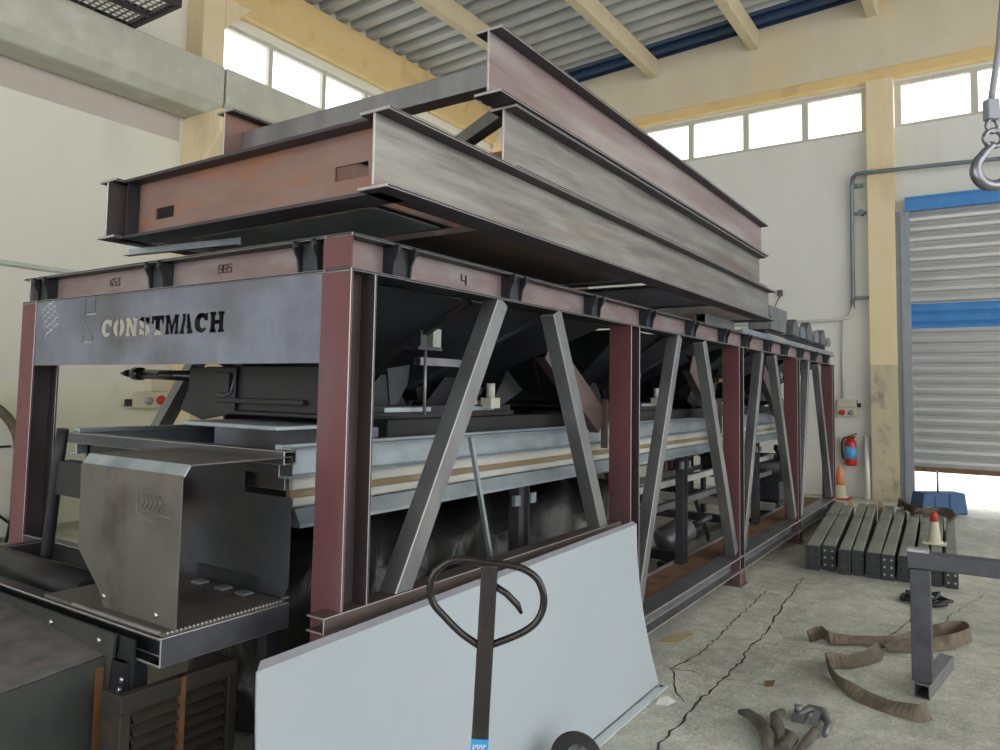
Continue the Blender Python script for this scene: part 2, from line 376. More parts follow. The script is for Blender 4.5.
# left column with its corbel and the haunch at its head
def corbel_column(name, x0, x1):
    b = MB(); b.box(x0, x1, 7.95, YW, 0, 4.80); b.box(x0+.0, x1-.27, 8.0, YW, 5.40, 6.45, 0)
    def prism(pts, xa, xb, mi=0): b.extrude([(0,0)], (0,0,0), (1,0,0), (0,0,1)) if False else b.add(
        [(xa, y, z) for y, z in pts]+[(xb, y, z) for y, z in pts],
        [list(range(len(pts)))[::-1], list(range(len(pts), 2*len(pts)))]+[(i, (i+1) % len(pts), len(pts)+(i+1) % len(pts), len(pts)+i) for i in range(len(pts))], mi)
    prism([(7.955, 4.12), (7.58, 4.52), (7.58, 4.795), (7.955, 4.795)], x0, x1)
    x2 = x1-.27
    b.add([(x2, 8.0, 6.0),(x2+.4, 8.0, 6.42),(x2, 8.0, 6.42),(x2, YW, 6.0),(x2+.4, YW, 6.42),(x2, YW, 6.42)], [(0,1,2),(5,4,3),(0,3,4,1),(1,4,5,2),(2,5,3,0)])
    struct(name, b, 'column', bevel=.02)
corbel_column('trim_6', 5.28, 5.86)
# column of the end wall beside the shutter: worn below, cream above
b = MB(); b.box(11.995, XW, 1.165, 1.52, 1.95, 6.2, 0); b.box(11.995, XW, 1.165, 1.52, 0, 1.95, 1)
struct('trim_7', b, ['column', 'column_low'])

# windows -----------------------------------------------------------
def window_x(name, x0, x1, z0, z1, mull):         # in the left wall
    r = struct_empty(name, ((x0+x1)/2, YW+.1, z0))
    f = MB(); y0, y1 = YW+.05, YW+.12
    f.box(x0, x1, y0, y1, z0, z0+.05); f.box(x0, x1, y0, y1, z1-.05, z1)
    for m in [x0+.035]+mull+[x1-.035]: f.box(m-.035, m+.035, y0, y1, z0+.051, z1-.051)
    f.build('window_frame', 'frame', r)
    xs = [x0]+mull+[x1]
    for a, c in zip(xs, xs[1:]): MB().box(a+.03, c-.03, YW+.085, YW+.09, z0+.04, z1-.04).build('pane', 'glass', r)
window_x('window_1', 5.72, XW, 5.42, 6.3, [6.62, 7.62, 8.52, 9.42, 10.32, 11.2])
def window_y(name, y0, y1, z0, z1, mull):         # in the end wall
    r = struct_empty(name, (XW+.1, (y0+y1)/2, z0))
    f = MB(); x0, x1 = XW+.03, XW+.10
    f.box(x0, x1, y0, y1, z0, z0+.05); f.box(x0, x1, y0, y1, z1-.05, z1)
    for m in [y0+.045]+mull+[y1-.045]: f.box(x0, x1, m-.045, m+.045, z0+.051, z1-.051)
    f.build('window_frame', 'frame', r)
    ys = [y0]+mull+[y1]
    for a, c in zip(ys, ys[1:]): MB().box(XW+.06, XW+.065, a+.03, c-.03, z0+.04, z1-.04).build('pane', 'glass', r)
window_y('window_2', 1.52, 5.55, 5.47, 6.17, [2.42, 3.34, 4.27])
window_y('window_3', -3.4, 1.165, 5.47, 6.17, [-2.6, -1.7, -.76, .16])
b = MB(); b.box(XW, XW+.2, Y0H, -3.4, 5.47, 6.17); struct('wall_back_pier', b, 'wall_back'); bpy.data.objects['wall_back_pier'].name = 'trim_8'

# roof sheet: folded corrugations running down the slope ------------
def roof(name, xa, xb, m):
    b = MB(); pitch = .33; ys = [Y0H, -.8, YW+.2]; prof = []
    n = int(round((xb-xa)/pitch)); p = (xb-xa)/n
    for i in range(n):
        x = xa+i*p; prof += [(x, 0), (x+p*.42, 0), (x+p*.50, .15), (x+p*.92, .15)]
    prof.append((xb, 0))
    vs = []
    for t in (0, .012):
        for y in ys: vs += [(x, y, roofz(y)+.12+z+t) for x, z in prof]
    N_ = len(prof); fs = []
    for l in range(2):
        for j in range(2):
            for i in range(N_-1):
                k = (l*3+j)*N_+i; fs.append((k, k+1, k+N_+1, k+N_))
    b.add(vs, fs)
    return b.build(name, m)
o = roof('ceiling', X0H, 11.38, 'roof'); o['kind'] = 'structure'
o = roof('ceiling_blue', 11.38, XW+.2, 'roof_blue'); o['kind'] = 'structure'; o.name = 'trim_9'
k = 10
for y in (6.6, 4.87, 3.15, 1.42, -.4, -2.2, -4.0, -5.8):
    b = MB(); b.box(X0H, 12.2, y-.075, y+.075, roofz(y)-.20, roofz(y)+.119); struct('trim_%d' % k, b, 'purlin', bevel=.01); k += 1

# roller shutter, raised half a metre -------------------------------
dr = struct_empty('door_1', (12.05, -1.4, 0))
b = MB(); z = .50; rows = []
while z < 4.16:
    p = .146
    for q, (dx, dz) in enumerate([(0, 0), (-.022, .03), (-.030, .073), (-.022, .116), (0, .140)]):
        rows.append((12.12+dx, z+dz, z+dz))
    z += p
vs = []; fs = []; mi = []
for x, zz, _ in rows: vs += [(x, -3.9, zz), (x, DY+.01, zz)]
for i in range(len(rows)-1):
    zc = (rows[i][1]+rows[i+1][1])/2
    fs.append((2*i, 2*i+1, 2*i+3, 2*i+2)); mi.append(1 if 2.47 < zc < 2.83 else 0)
for f, m_ in zip(fs, mi): b.add([vs[i] for i in f], [(0,1,2,3)], m_)
b.box(12.10, 12.14, -3.9, DY, .45, .51, 2)
b.build('shutter_curtain', ['slat', 'blue', 'rust'], dr)
b = MB(); b.box(12.02, 12.14, -3.9, DY+.02, 4.17, 4.34); b.box(12.0, 12.15, -3.9, DY+.02, 4.34, 4.37); b.build('shutter_hood', 'blue', dr)
b = MB(); b.box(12.04, 12.15, DY-.03, 1.16, 0, 4.18); b.box(12.0, 12.06, DY+.03, DY+.08, 0, 4.18); b.build('shutter_guide', 'guide', dr)

# ================================================================== THE STEEL PLANT FRAME
FX0, FX1, FY0, FY1, FZ = 1.673, 10.10, 1.692, 3.89, 1.995
POST = [(1.673, 1.793), (3.850, 3.976), (5.947, 6.075), (8.005, 8.134), (9.972, 10.10)]
fr = thing('plant_frame', 'long dark-red and grey welded steel truss frame with a stencilled CONSTMACH plate at its end', 'steel frame', ((FX0+FX1)/2, (FY0+FY1)/2, 0))
def post(i, far):
    a, c = POST[i]; y = FY1-.067 if far else FY0+.067
    b = MB(); zb = .012
    H = (c-a)/2; xm = (a+c)/2; pr = lambda u0, u1, w_, mi: b.extrude([(u0,-w_),(u1,-w_),(u1,w_),(u0,w_)], (xm, y, zb), (xm, y, 1.872), (1,0,0), mi)
    pr(-H, -H+.010, .067, 0); pr(-H+.010, H-.010, .004, 1); pr(H-.010, H, .067, 1)
    b.box(a-.02, c+.02, y-.09, y+.09, 0, .012)
    if not far:
        b.box(a-.004, c+.004, y-.071, y+.071, .012, .105)
    b.build('post', ['primer', 'post_dark'], fr, bevel=.002, edge=True)
for i in range(5): post(i, False); post(i, True)
# top rails: I sections, web worn primer, flanges dark with bright worn edge
zr = (1.872+FZ)/2; hr = FZ-1.872
def rail(p0, p1): 
    b = MB(); b.ibeam(p0, p1, (0,0,1), hr, .12, .010, .008, mi=0, cap=None, fl=1); b.build('top_rail', ['primer_web', 'mill_dark'], fr, bevel=.002, edge=True)
rail((FX0, FY0+.06, zr), (FX1+.06, FY0+.06, zr)); rail((FX0, FY1-.06, zr), (FX1+.06, FY1-.06, zr))
rail((FX0+.06, FY0+.122, zr), (FX0+.06, FY1-.122, zr)); rail((FX1-.06, FY0+.122, zr), (FX1-.06, FY1-.122, zr))
for i in (1, 2, 3):
    a, c = POST[i]; rail(((a+c)/2, FY0+.122, zr), ((a+c)/2, FY1-.122, zr))
# corner closing plates
b = MB(); b.box(FX0-.002, FX0+.006, FY0+.002, FY0+.128, 1.883, FZ-.011); b.box(FX0-.002, FX0+.112, FY0-.001, FY0+.005, 1.883, FZ-.011) if False else None
b.build('corner_plate', 'primer', fr)
# lugs welded between the rail flanges
def lug(x, y, nx, ny):
    """ear plates standing on the rail web; (nx, ny) points outwards"""
    t = Vector((-ny, nx, 0)); n = Vector((nx, ny, 0)); o = Vector((x, y, 0)); b = MB()
    for s in (-.045, .045):
        q = [(0, 1.884), (.048, 1.884), (.054, 1.93), (.070, 1.958), (.074, 1.98), (.066, 1.992), (.055, 1.983), (0, 1.983)]
        b.plate([o+t*s+n*(a-.002)+Vector((0,0,z)) for a, z in q], .008)
        b.cyl(o+t*(s-.004)+n*.062+Vector((0,0,1.972)), o+t*(s+.012)+n*.062+Vector((0,0,1.972)), .009, 10)
    b.plate([o+t*-.04+n*.03+Vector((0,0,1.884)), o+t*.04+n*.03+Vector((0,0,1.884)), o+t*.04+n*.03+Vector((0,0,1.982)), o+t*-.04+n*.03+Vector((0,0,1.982))], .006)
    b.build('lug_bracket', 'mill_dark', fr, bevel=.002)
for x in (1.93, 2.665, 3.43, 4.14, 4.91, 5.63, 6.24, 6.95, 7.6, 8.3, 9.0, 9.7): lug(x, FY0+.056, 0, -1)
for y in (3.72, 2.79, 1.905): lug(FX0+.056, y, -1, 0)
# bottom rails and rusty walkway strip
b = MB(); b.ibeam((1.80, FY0+.075, .167), (FX1, FY0+.075, .167), (0,0,1), .116, .15, .012, .009); b.build('bottom_rail', 'tube', fr, bevel=.004, edge=True)
b = MB(); b.ibeam((1.80, FY1-.075, .167), (FX1, FY1-.075, .167), (0,0,1), .116, .15, .012, .009); b.build('bottom_rail', 'mill_dark', fr, bevel=.003)
b = MB(); b.box(1.85, FX1-.05, FY0+.151, FY0+.36, .196, .214); b.box(1.85, FX1-.05, FY0+.36, FY0+.376, .19, .235, 1); b.build('walkway_strip', ['rust', 'tube'], fr)
for x in (1.73, 3.9, 6.0, 8.06, 10.03):
    b = MB(); b.htube((x, FY0+.15, .155), (x, FY1-.15, .155), (0,0,1), .08, .08); b.build('floor_beam', 'mill_dark', fr)
# truss diagonals: square tubes
def diag(xa, za, xb, zb, y):
    b = MB(); p0 = V(xa, y, za); p1 = V(xb, y, zb); b.obox(p0, p1, .078, .075, (1,0,0)); b.build('diagonal_brace', 'tube', fr, bevel=.004, edge=True)
DG = [(2.516, 1.765, .50, 2.965, 3.775), (4.565, 3.925, .26, 5.04, 5.86), (6.59, 6.015, .26, 7.02, 7.90), (8.50, 8.109, .26, 9.0, 9.86)]
for ta, xa, za, tb, xb in DG:
    for y in (FY0+.045, FY1-.045):
        k = .16 if y > 3 else 0
        diag(xa*1.012+.02+k, za, ta*1.018+k, 1.868, y); diag(tb*1.018+k, 1.868, xb*1.005+k*.3, .27, y)
# red knee braces inside, leaning from each post up towards the hoppers
def knee(i):
    x = POST[i][0]; b = MB()
    b.chan((x-.01, FY0+.17, 1.33), (x-.62, FY0+.17, 1.72), (.5,0,.8), .15, .06, .008); b.box(x-.012, x, FY0+.14, FY0+.18, 1.18, 1.46); b.build('knee_brace', 'brown_rail', fr, bevel=.002)
for i in (1, 2, 3): knee(i)

# end plate with the name cut right through it ----------------------
PX = FX0+.006
def uv(y, z): return V(PX, y, z)
LZ0, LZ1 = 1.693, 1.770
def letter_polys():
    """stencil slab letters in a 1 x 1 cell (u to the right, v up)"""
    L = {}
    def arc(cx, cy, rx, ry, a0, a1, n=8): return [(cx+rx*math.cos(math.radians(a0+(a1-a0)*i/n)), cy+ry*math.sin(math.radians(a0+(a1-a0)*i/n))) for i in range(n+1)]
    L['C'] = [arc(.50,.5,.50,.5,80,318)+[(.80,.32),(.70,.24)]+arc(.58,.5,.16,.28,250,110)+[(.70,.70),(.72,.60),(.96,.60),(.96,1.0),(.84,.93)]]
    L['O'] = [arc(.47,.5,.47,.5,92,268)+arc(.46,.5,.07,.22,262,98), arc(.53,.5,.47,.5,-88,88)+arc(.54,.5,.07,.22,82,-82)]
    L['N'] = [[(0,0),(.42,0),(.42,.16),(.34,.16),(.34,.50),(.62,0),(.94,0),(.94,.84),(1.0,.84),(1.0,1),(.58,1),(.58,.84),(.66,.84),(.66,.54),(.36,1),(0,1),(0,.84),(.06,.84),(.06,.16),(0,.16)]]
    L['S'] = [[(.04,.64),(.08,.9),(.28,1),(.5,1),(.5,.74),(.44,.72),(.42,.66),(.5,.62),(.5,.36),(.18,.46)], [(.55,1),(.72,.94),(.94,1),(.94,.62),(.74,.62),(.66,.72),(.55,.74)],
              [(.55,.60),(.86,.48),(.98,.3),(.92,.1),(.74,0),(.55,0),(.55,.24),(.62,.28),(.62,.32),(.55,.36)], [(.04,0),(.04,.38),(.26,.38),(.36,.26),(.5,.25),(.5,0),(.24,.06)]]
    L['T'] = [[(0,1),(1,1),(1,.58),(.84,.58),(.78,.78),(.68,.78),(.68,.18),(.82,.18),(.82,0),(.18,0),(.18,.18),(.32,.18),(.32,.78),(.22,.78),(.16,.58),(0,.58)]]
    L['M'] = [[(0,0),(.34,0),(.34,.16),(.28,.16),(.28,.56),(.42,.0),(.58,.0),(.72,.56),(.72,.16),(.66,.16),(.66,0),(1,0),(1,.16),(.96,.16),(.96,.84),(1,.84),(1,1),(.68,1),(.5,.50),(.32,1),(0,1),(0,.84),(.04,.84),(.04,.16),(0,.16)]]
    L['A'] = [[(0,0),(.40,0),(.40,.16),(.34,.16),(.46,.66),(.46,1),(.20,1),(.20,.84),(.25,.84),(.07,.16),(0,.16)], [(1,0),(.54,0),(.54,.16),(.62,.16),(.60,.26),(.51,.26),(.51,.44),(.57,.44),(.51,.70),(.51,1),(.72,1),(.94,.16),(1,.16)]]
    L['H'] = [[(0,0),(.45,0),(.45,.16),(.38,.16),(.38,.40),(.62,.40),(.62,.16),(.55,.16),(.55,0),(1,0),(1,.16),(.94,.16),(.94,.84),(1,.84),(1,1),(.55,1),(.55,.84),(.62,.84),(.62,.60),(.38,.60),(.38,.84),(.45,.84),(.45,1),(0,1),(0,.84),(.06,.84),(.06,.16),(0,.16)]]
    return L
LP = letter_polys(); holes = []
word = 'CONSTMACH'; yL, yR = 3.183, 2.330; cell = (yL-yR)/9
for i, ch in enumerate(word):
    for poly in LP[ch]:
        wv = .93 if ch != 'M' else .97
        holes.append([(yL-(i+.03+u*wv)*cell, LZ0+v*(LZ1-LZ0)) for u, v in poly])
# mark left of the name: a hopper drawn in thin cut lines
def slit(y0, z0, y1, z1, t=.0058):
    d = Vector((y1-y0, z1-z0)); d.normalize(); n = Vector((-d.y, d.x))*t/2
    holes.append([(y0+n.x, z0+n.y), (y1+n.x, z1+n.y), (y1-n.x, z1-n.y), (y0-n.x, z0-n.y)])
for s in [(3.316,1.868,3.316,1.806), (3.232,1.868,3.232,1.806), (3.312,1.797,3.225,1.799), (3.325,1.787,3.252,1.709), (3.242,1.704,3.242,1.685), (3.322,1.708,3.322,1.683), (3.328,1.676,3.25,1.676)]: slit(*s)
cu = bpy.data.curves.new('cutout', 'CURVE'); cu.dimensions = '2D'; cu.fill_mode = 'BOTH'; cu.extrude = .0016
def spl(pts):
    s = cu.splines.new('POLY'); s.points.add(len(pts)-1); s.use_cyclic_u = True
    for p, q in zip(s.points, pts): p.co = (q[0], q[1], 0, 1)
spl([(FY0+.134, 1.577), (FY1-.112, 1.577), (FY1-.112, 1.880), (FY0+.134, 1.880)])
for h in holes: spl(h)
tmp = bpy.data.objects.new('cutout', cu); COL.objects.link(tmp)
dg = bpy.context.evaluated_depsgraph_get(); dg.update()
me0 = bpy.data.meshes.new_from_object(tmp.evaluated_get(dg))
b = MB(); b.add([(PX+v.co.z, v.co.x, v.co.y) for v in me0.vertices], [list(p.vertices) for p in me0.polygons])
bpy.data.objects.remove(tmp, do_unlink=True)
pl = b.build('name_plate', 'plate', fr); tag(pl, 'blue-grey end plate with CONSTMACH cut through it', None)
# chalk handwriting and marker numbers
def strokes(name, m, lines, r, parent):
    b = MB()
    for ln in lines: b.tube(ln, r, 5)
    return b.build(name, m, parent)
rnd = random.Random(3); lines = []
for row in range(5):
    y = 3.70-row*.012; z = 1.825-row*.027
    p = []
    for k in range(9):
        p.append((PX-.0028, y-.014*k+rnd.uniform(-.004,.004), z+.0065*k+(.009 if k % 2 else -.009)*rnd.uniform(.5,1.2)))
    lines.append(p)
strokes('chalk_writing', 'chalk', lines, .0022, pl)
def seg7(txt, org, du, dv, w, h, gap):
    """numbers written in plain pen strokes"""
    D = {'8': [[(0,.5),(0,1),(1,1),(1,.5),(0,.5),(0,0),(1,0),(1,.5)]], '5': [[(1,1),(0,1),(0,.55),(.9,.55),(1,.3),(.8,0),(0,0)]], '6': [[(1,1),(.2,.8),(0,.3),(.2,0),(.9,0),(1,.4),(0,.45)]], '3': [[(0,1),(1,1),(.4,.55),(1,.4),(.8,0),(0,0)]], '4': [[(.1,1),(0,.4),(1,.45)],[(.9,1),(.9,0)]]}
    out = []; org = Vector(org); du = Vector(du); dv = Vector(dv)
    for i, ch in enumerate(txt):
        for s in D[ch]: out.append([org+du*(i*(w+gap)+x*w)+dv*(y*h) for x, y in s])
    return out
xw = FX0+.06-.0055
strokes('marker_number', 'ink', seg7('653', (xw, 3.215, 1.924), (0,-1,0), (0,0,1), .020, .030, .009), .0022, fr)
strokes('marker_number', 'ink', seg7('885', (xw, 2.45, 1.924), (0,-1,0), (0,0,1), .020, .030, .009), .0022, fr)
strokes('marker_number', 'ink', seg7('4', (2.325, FY0+.06-.0055, 1.912), (1,0,0), (0,0,1), .035, .04, .010), .0035, fr)

# ================================================================== HOPPERS in the frame
def hopper(i, label):
    xa = POST[i][1]+.06; xb = POST[i+1][0]-.06; xc = (xa+xb)/2; yc = (FY0+FY1)/2
    h = thing('aggregate_hopper', label, 'hopper', (xc, yc, 1.37), 'dark hoppers hung in a row inside the frame')
    ya, yb = FY0+.135, FY1-.14; zt, zb = 1.868, 1.50
    hx, hy = .46, .34
    yb2, xl = (2.52, 1.98) if i == 0 else (yc+hy, xc-hx)
    if i == 0: yb = 3.43
    b = MB(); top = [(xa,ya,zt),(xb,ya,zt),(xb,yb,zt),(xa,yb,zt)]; bot = [(xl,yc-hy,zb),(xc+hx,yc-hy,zb),(xc+hx,yb2,zb),(xl,yb2,zb)]
    b.add(top+bot, [(0,1,5,4),(1,2,6,5),(2,3,7,6),(3,0,4,7)])
    # inner skin gives the sheet its thickness
    ti = [(xa+.01,ya+.01,zt),(xb-.01,ya+.01,zt),(xb-.01,yb-.01,zt),(xa+.01,yb-.01,zt)]; bi = [(xl+.01,yc-hy+.01,zb),(xc+hx-.01,yc-hy+.01,zb),(xc+hx-.01,yb2-.01,zb),(xl+.01,yb2-.01,zb)]
    b.add(ti+bi, [(4,5,1,0),(5,6,2,1),(6,7,3,2),(7,4,0,3)])
    b.add(top+ti, [(0,1,5,4),(1,2,6,5),(2,3,7,6),(3,0,4,7)])
    b.build('hopper_shell', 'mill_dark', h)
    # stiffening ribs on the sloping sheets
    for q in (.33, .66):
        for (t0, t1, b0, b1) in ((0,1,4,5), (3,0,7,4)):
            b = MB(); T = V(top[t0]).lerp(V(top[t1]), q); B = V(bot[b0-4]).lerp(V(bot[b1-4]), q); b.obox(T, B, .05, .03, (1,.3,0)); b.build('stiffener', 'mill_dark', h)
    # two discharge mouths with curved gates
    for sgn in (-1, 1):
        gx = xc+sgn*.24 if i else xc+sgn*.24
        b = MB(); n = 4
        P = [(gx-.19, zb+.01), (gx+.19, zb+.01), (gx+.14, 1.40), (gx-.14, 1.40)]
        b.add([(x, yc-.36, z) for x, z in P]+[(x, yc+.36, z) for x, z in P], [(0,1,2,3),(7,6,5,4),(0,4,5,1),(1,5,6,2),(3,2,6,7),(0,3,7,4)])
        b.box(gx-.17, gx+.17, yc-.40, yc+.40, 1.385, 1.40); b.build('discharge_mouth', 'black', h, bevel=.004)
        b = MB(); A = []
        for k in range(9):
            a = math.radians(-150+k*15); A.append((gx+.22*math.cos(a), 1.52+.17*math.sin(a)))
        vs = [(x, yc-.43, z) for x, z in A]+[(x, yc+.43, z) for x, z in A]; b.add(vs, [(k, k+1, 10+k, 9+k) for k in range(8)])
        for y in (-.43, .43):
            b.plate([(gx-.2, yc+y, 1.43), (gx-.03, yc+y, 1.36), (gx+.16, yc+y, 1.38), (gx+.03, yc+y, 1.56), (gx-.05, yc+y, 1.56)], .01)
        g = b.build('gate', 'mill_dark', h)
        md = g.modifiers.new('solid', 'SOLIDIFY'); md.thickness = .008
    # pneumatic cylinder along the front, its valve block and hose
    y1 = yc-.50
    return h, xc, yc
hop = []
for i, lab in enumerate(['dark steel hopper nearest the stencilled plate, with a black cylinder sticking out', 'dark steel hopper in the second bay, behind the first inner red post',
                         'dark steel hopper in the third bay, between the second and third inner red posts', 'dark steel hopper in the farthest bay beside the far corner post']):
    hop.append(hopper(i, lab))
# fittings that belong to the first hopper
h0 = hop[0][0]
b = MB(); b.cyl((1.90, 2.79, 1.535), (1.90, 3.27, 1.545), .022, 16); b.cyl((1.90, 2.75, 1.535), (1.90, 2.80, 1.535), .029, 16); b.cyl((1.90, 3.23, 1.545), (1.90, 3.285, 1.546), .029, 16)
cy = b.build('pneumatic_cylinder', 'handle', h0)
b = MB(); b.cyl((1.90, 3.285, 1.546), (1.90, 3.345, 1.547), .010, 10); b.tube([(1.90,3.34,1.547),(1.90,3.40,1.547)], [.018,.006], 10); b.build('piston_rod', 'handle', cy)
b = MB()
P = [(2.50, 1.572), (2.80, 1.572), (2.81, 1.48), (2.86, 1.395), (2.71, 1.357), (2.58, 1.378), (2.50, 1.39)]
for x in (1.87, 2.30): b.plate([(x, y, z) for y, z in P], .012)
b.box(1.88, 2.30, 2.60, 2.72, 1.40, 1.575)
b.box(1.86, 2.32, 2.02, 2.64, 1.385, 1.40); b.box(1.875, 1.89, 2.04, 2.60, 1.40, 1.575); b.box(1.85, 1.87, 2.10, 2.62, 1.43, 1.45)
b.box(1.84, 1.875, 2.52, 2.60, 1.47, 1.55)
b.build('discharge_mouth', 'black', h0, bevel=.003)
b = MB(); b.tube([(1.86, 2.62, 1.46), (1.855, 2.56, 1.455), (1.855, 2.52, 1.47), (1.86, 2.50, 1.545), (1.865, 2.56, 1.555), (1.865, 2.63, 1.55)], .006, 8); b.build('gate_linkage', 'mill', h0)
# front valve blocks, hoses and hinge lugs seen between the diagonals
for i in range(4):
    h, xc, yc = hop[i]; x = xc-.36
    b = MB(); b.box(x-.06, x+.10, 2.02, 2.10, 1.665, 1.68); b.box(x-.035, x+.005, 2.03, 2.08, 1.68, 1.78); b.build('valve_bracket', 'mill', h)
    b = MB(); b.box(x+.03, x+.085, 2.015, 2.08, 1.68, 1.80); b.cyl((x+.057, 2.013, 1.70), (x+.057, 2.02, 1.70), .015, 10); b.cyl((x+.057, 2.013, 1.765), (x+.057, 2.02, 1.765), .015, 10)
    vb = b.build('valve_block', 'galv_cream', h); tag(vb, 'pale valve block', None)
    b = MB(); b.cyl((x+.01, 2.04, 1.665), (x+.012, 2.04, 1.385), .007, 8); b.build('air_hose', 'galv', h)
    b = MB(); b.box(x-.28, x+.75, 2.08, 2.16, 1.385, 1.425); b.box(x-.28, x+.75, 2.06, 2.08, 1.375, 1.395); b.build('mouth_frame', 'black', h)
    b = MB(); b.box(x+.30, x+.60, 2.075, 2.082, 1.40, 1.418); b.box(x-.2, x+.1, 2.075, 2.082, 1.40, 1.418); b.build('mouth_strip', 'galv', h)
    b = MB(); b.plate([(x-.16, 2.10, 1.58), (x-.02, 2.10, 1.60), (x-.03, 2.10, 1.52), (x-.10, 2.10, 1.43), (x-.14, 2.10, 1.43)], .01); b.build('hinge_plate', 'mill_dark', h); b = MB(); b.plate([(x+.75, 2.10, 1.60), (x+.9, 2.10, 1.50), (x+.70, 2.10, 1.42), (x+.62, 2.10, 1.44)], .01); b.build('hinge_plate', 'mill_dark', h)
    b = MB(); b.box(x+.50, x+.58, 2.03, 2.09, 1.41, 1.46); b.cyl((x+.54, 2.06, 1.46), (x+.54, 2.06, 1.53), .022, 12); b.build('limit_switch', 'frame', h)
    b = MB(); b.htube((x+.05, 2.12, 1.62), (x+.35, 2.12, 1.62), (0,0,1), .035, .04); b.build('cross_pipe', 'tube' if i != 2 else 'rust', h)

# ================================================================== BELT CONVEYOR under the hoppers
cv = thing('belt_conveyor', 'galvanised belt conveyor running the length of the frame under the hoppers', 'conveyor', (5.8, 2.64, 0))
CX0, CX1 = 1.66, 9.7
for side, y, s in ((0, 1.99, 1), (1, 3.29, -1)):
    b = MB(); b.chan((CX0, y, 1.245), (CX1, y, 1.245), (0,0,1), .10, .06*s, .006) if s > 0 else b.chan((CX1, y, 1.245), (CX0, y, 1.245), (0,0,1), .10, .06, .006)
    b.box(CX0, CX1, y-.015, y+.02, 1.285, 1.305)
    b.build('upper_rail', 'galv', cv, bevel=.002)
    b = MB(); b.box(CX0+.05, CX1, y-.02, y+.015, 1.15, 1.192); b.build('skirt_strip', 'galv_cream', cv, bevel=.004)
    b = MB(); b.box(CX0+.05, CX1, y-.006, y+.015, 1.125, 1.15); b.build('rust_strip', 'olive', cv)
    b = MB(); b.box(CX0+.05, CX1, y-.022, y+.015, 1.095, 1.125); b.box(CX0+.05, CX1, y, y+.01, 1.085, 1.095); b.build('belt_guide', 'galv_cream', cv, bevel=.004)
    b = MB(); b.extrude([(0,0),(.06,0),(.06,.02),(.012,.05),(0,.05)], (CX0+.05, y-.01, 1.03), (CX1, y-.01, 1.03), (0,0,1)); b.build('lower_rail', 'galv', cv)
    for x in (3.2, 5.52, 7.6, 9.4):
        b = MB(); b.ibeam((x, y+.02, .21), (x, y+.02, 1.03), (1,0,0), .10, .06, .006, .006); b.build('leg', 'mill', cv)
        b = MB(); b.box(x-.10, x-.05, y-.02, y, .93, .98); b.box(x+.05, x+.10, y-.02, y, .93, .98); b.build('bolt_plate', 'galv', cv)
for y in (2.09, 3.16):
    b = MB(); b.box(2.30, CX1-.2, y, y+.015, 1.116, 1.368); b.build('dark_filler_board', 'rubber', cv)  # added black boards that close the view so the gap over the belt stays dark
b = MB(); b.htube((CX0, 1.93, 1.265), (CX0, 3.34, 1.265), (0,0,1), .045, .055, .005); b.box(CX0+.03, CX0+.06, 1.99, 3.2, 1.15, 1.245); b.build('end_rail', 'mill', cv, bevel=.003, edge=True)
b = MB(); b.box(CX0+.05, CX1, 2.10, 3.18, 1.10, 1.115); b.box(CX0+.05, CX1, 2.10, 3.18, 1.005, 1.02); b.build('belt', 'rubber', cv)
for k in range(7):
    x = 2.2+k*1.15; b = MB(); b.cyl((x, 2.05, 1.055), (x, 3.23, 1.055), .04, 14); b.build('roller', 'mill_dark', cv)
b = MB(); b.box(CX0+.02, CX0+.04, 2.55, 3.25, 1.14, 1.24); b.box(CX0+.02, 1.95, 3.22, 3.24, 1.10, 1.24); b.build('end_guard', 'black', cv)
b = MB(); b.box(1.70, 2.1, 2.05, 2.6, 1.345, 1.362); b.build('feed_lip', 'galv', cv, bevel=.004)
b = MB(); b.box(1.95, 2.28, 2.12, 2.75, 1.116, 1.34); b.build('feed_chute', 'plate', cv, bevel=.004)
for (z, x0, x1) in ((.76, 5.1, 9.5), (.58, 5.1, 9.5)):
    b = MB(); b.htube((x0, 2.26, z), (x1, 2.26, z), (0,0,1), .05, .05, .005); b.build('lower_bar', 'galv_cream' if z > .7 else 'tube', cv)
    b = MB(); b.htube((x0, 3.1, z), (x1, 3.1, z), (0,0,1), .05, .05, .005); b.build('lower_bar', 'tube', cv)

# black tarpaulin roll stored under the conveyor
def tarp(name, label, x0, x1, y0, y1, z0, z1, seed):
    rnd = random.Random(seed); b = MB(); nx, na = 46, 26; vs = []; fs = []
    for i in range(nx+1):
        u = i/nx; x = x0+(x1-x0)*u; e = min(1, u/.06+.35, (1-u)/.06+.35)
        for j in range(na):
            a = 2*math.pi*j/na; c, s = math.cos(a), math.sin(a); q = .62
            yy = (abs(c)**q)*(1 if c > 0 else -1); zz = (abs(s)**q)*(1 if s > 0 else -1)
            w_ = 1+.09*math.sin(7*u*6+a*3+seed)+.06*math.sin(23*u+a*5)+rnd.uniform(-.035,.035)
            vs.append((x+.03*math.sin(a*4+u*30), (y0+y1)/2+(y1-y0)/2*yy*e*w_, max(z0, (z0+z1)/2+(z1-z0)/2*zz*e*w_)))
    for i in range(nx):
        for j in range(na): fs.append((i*na+j, i*na+(j+1) % na, (i+1)*na+(j+1) % na, (i+1)*na+j))
    fs.append(list(range(na))[::-1]); fs.append([nx*na+j for j in range(na)])
    b.add(vs, fs, 0, True); o = b.build(name, 'tarp', origin=((x0+x1)/2, (y0+y1)/2, z0))
    tag(o, label, 'tarpaulin'); return o
tarp('tarpaulin_bundle', 'creased black plastic bundle lying under the near half of the conveyor', 1.95, 5.05, 2.22, 3.05, 0.0, .92, 2)
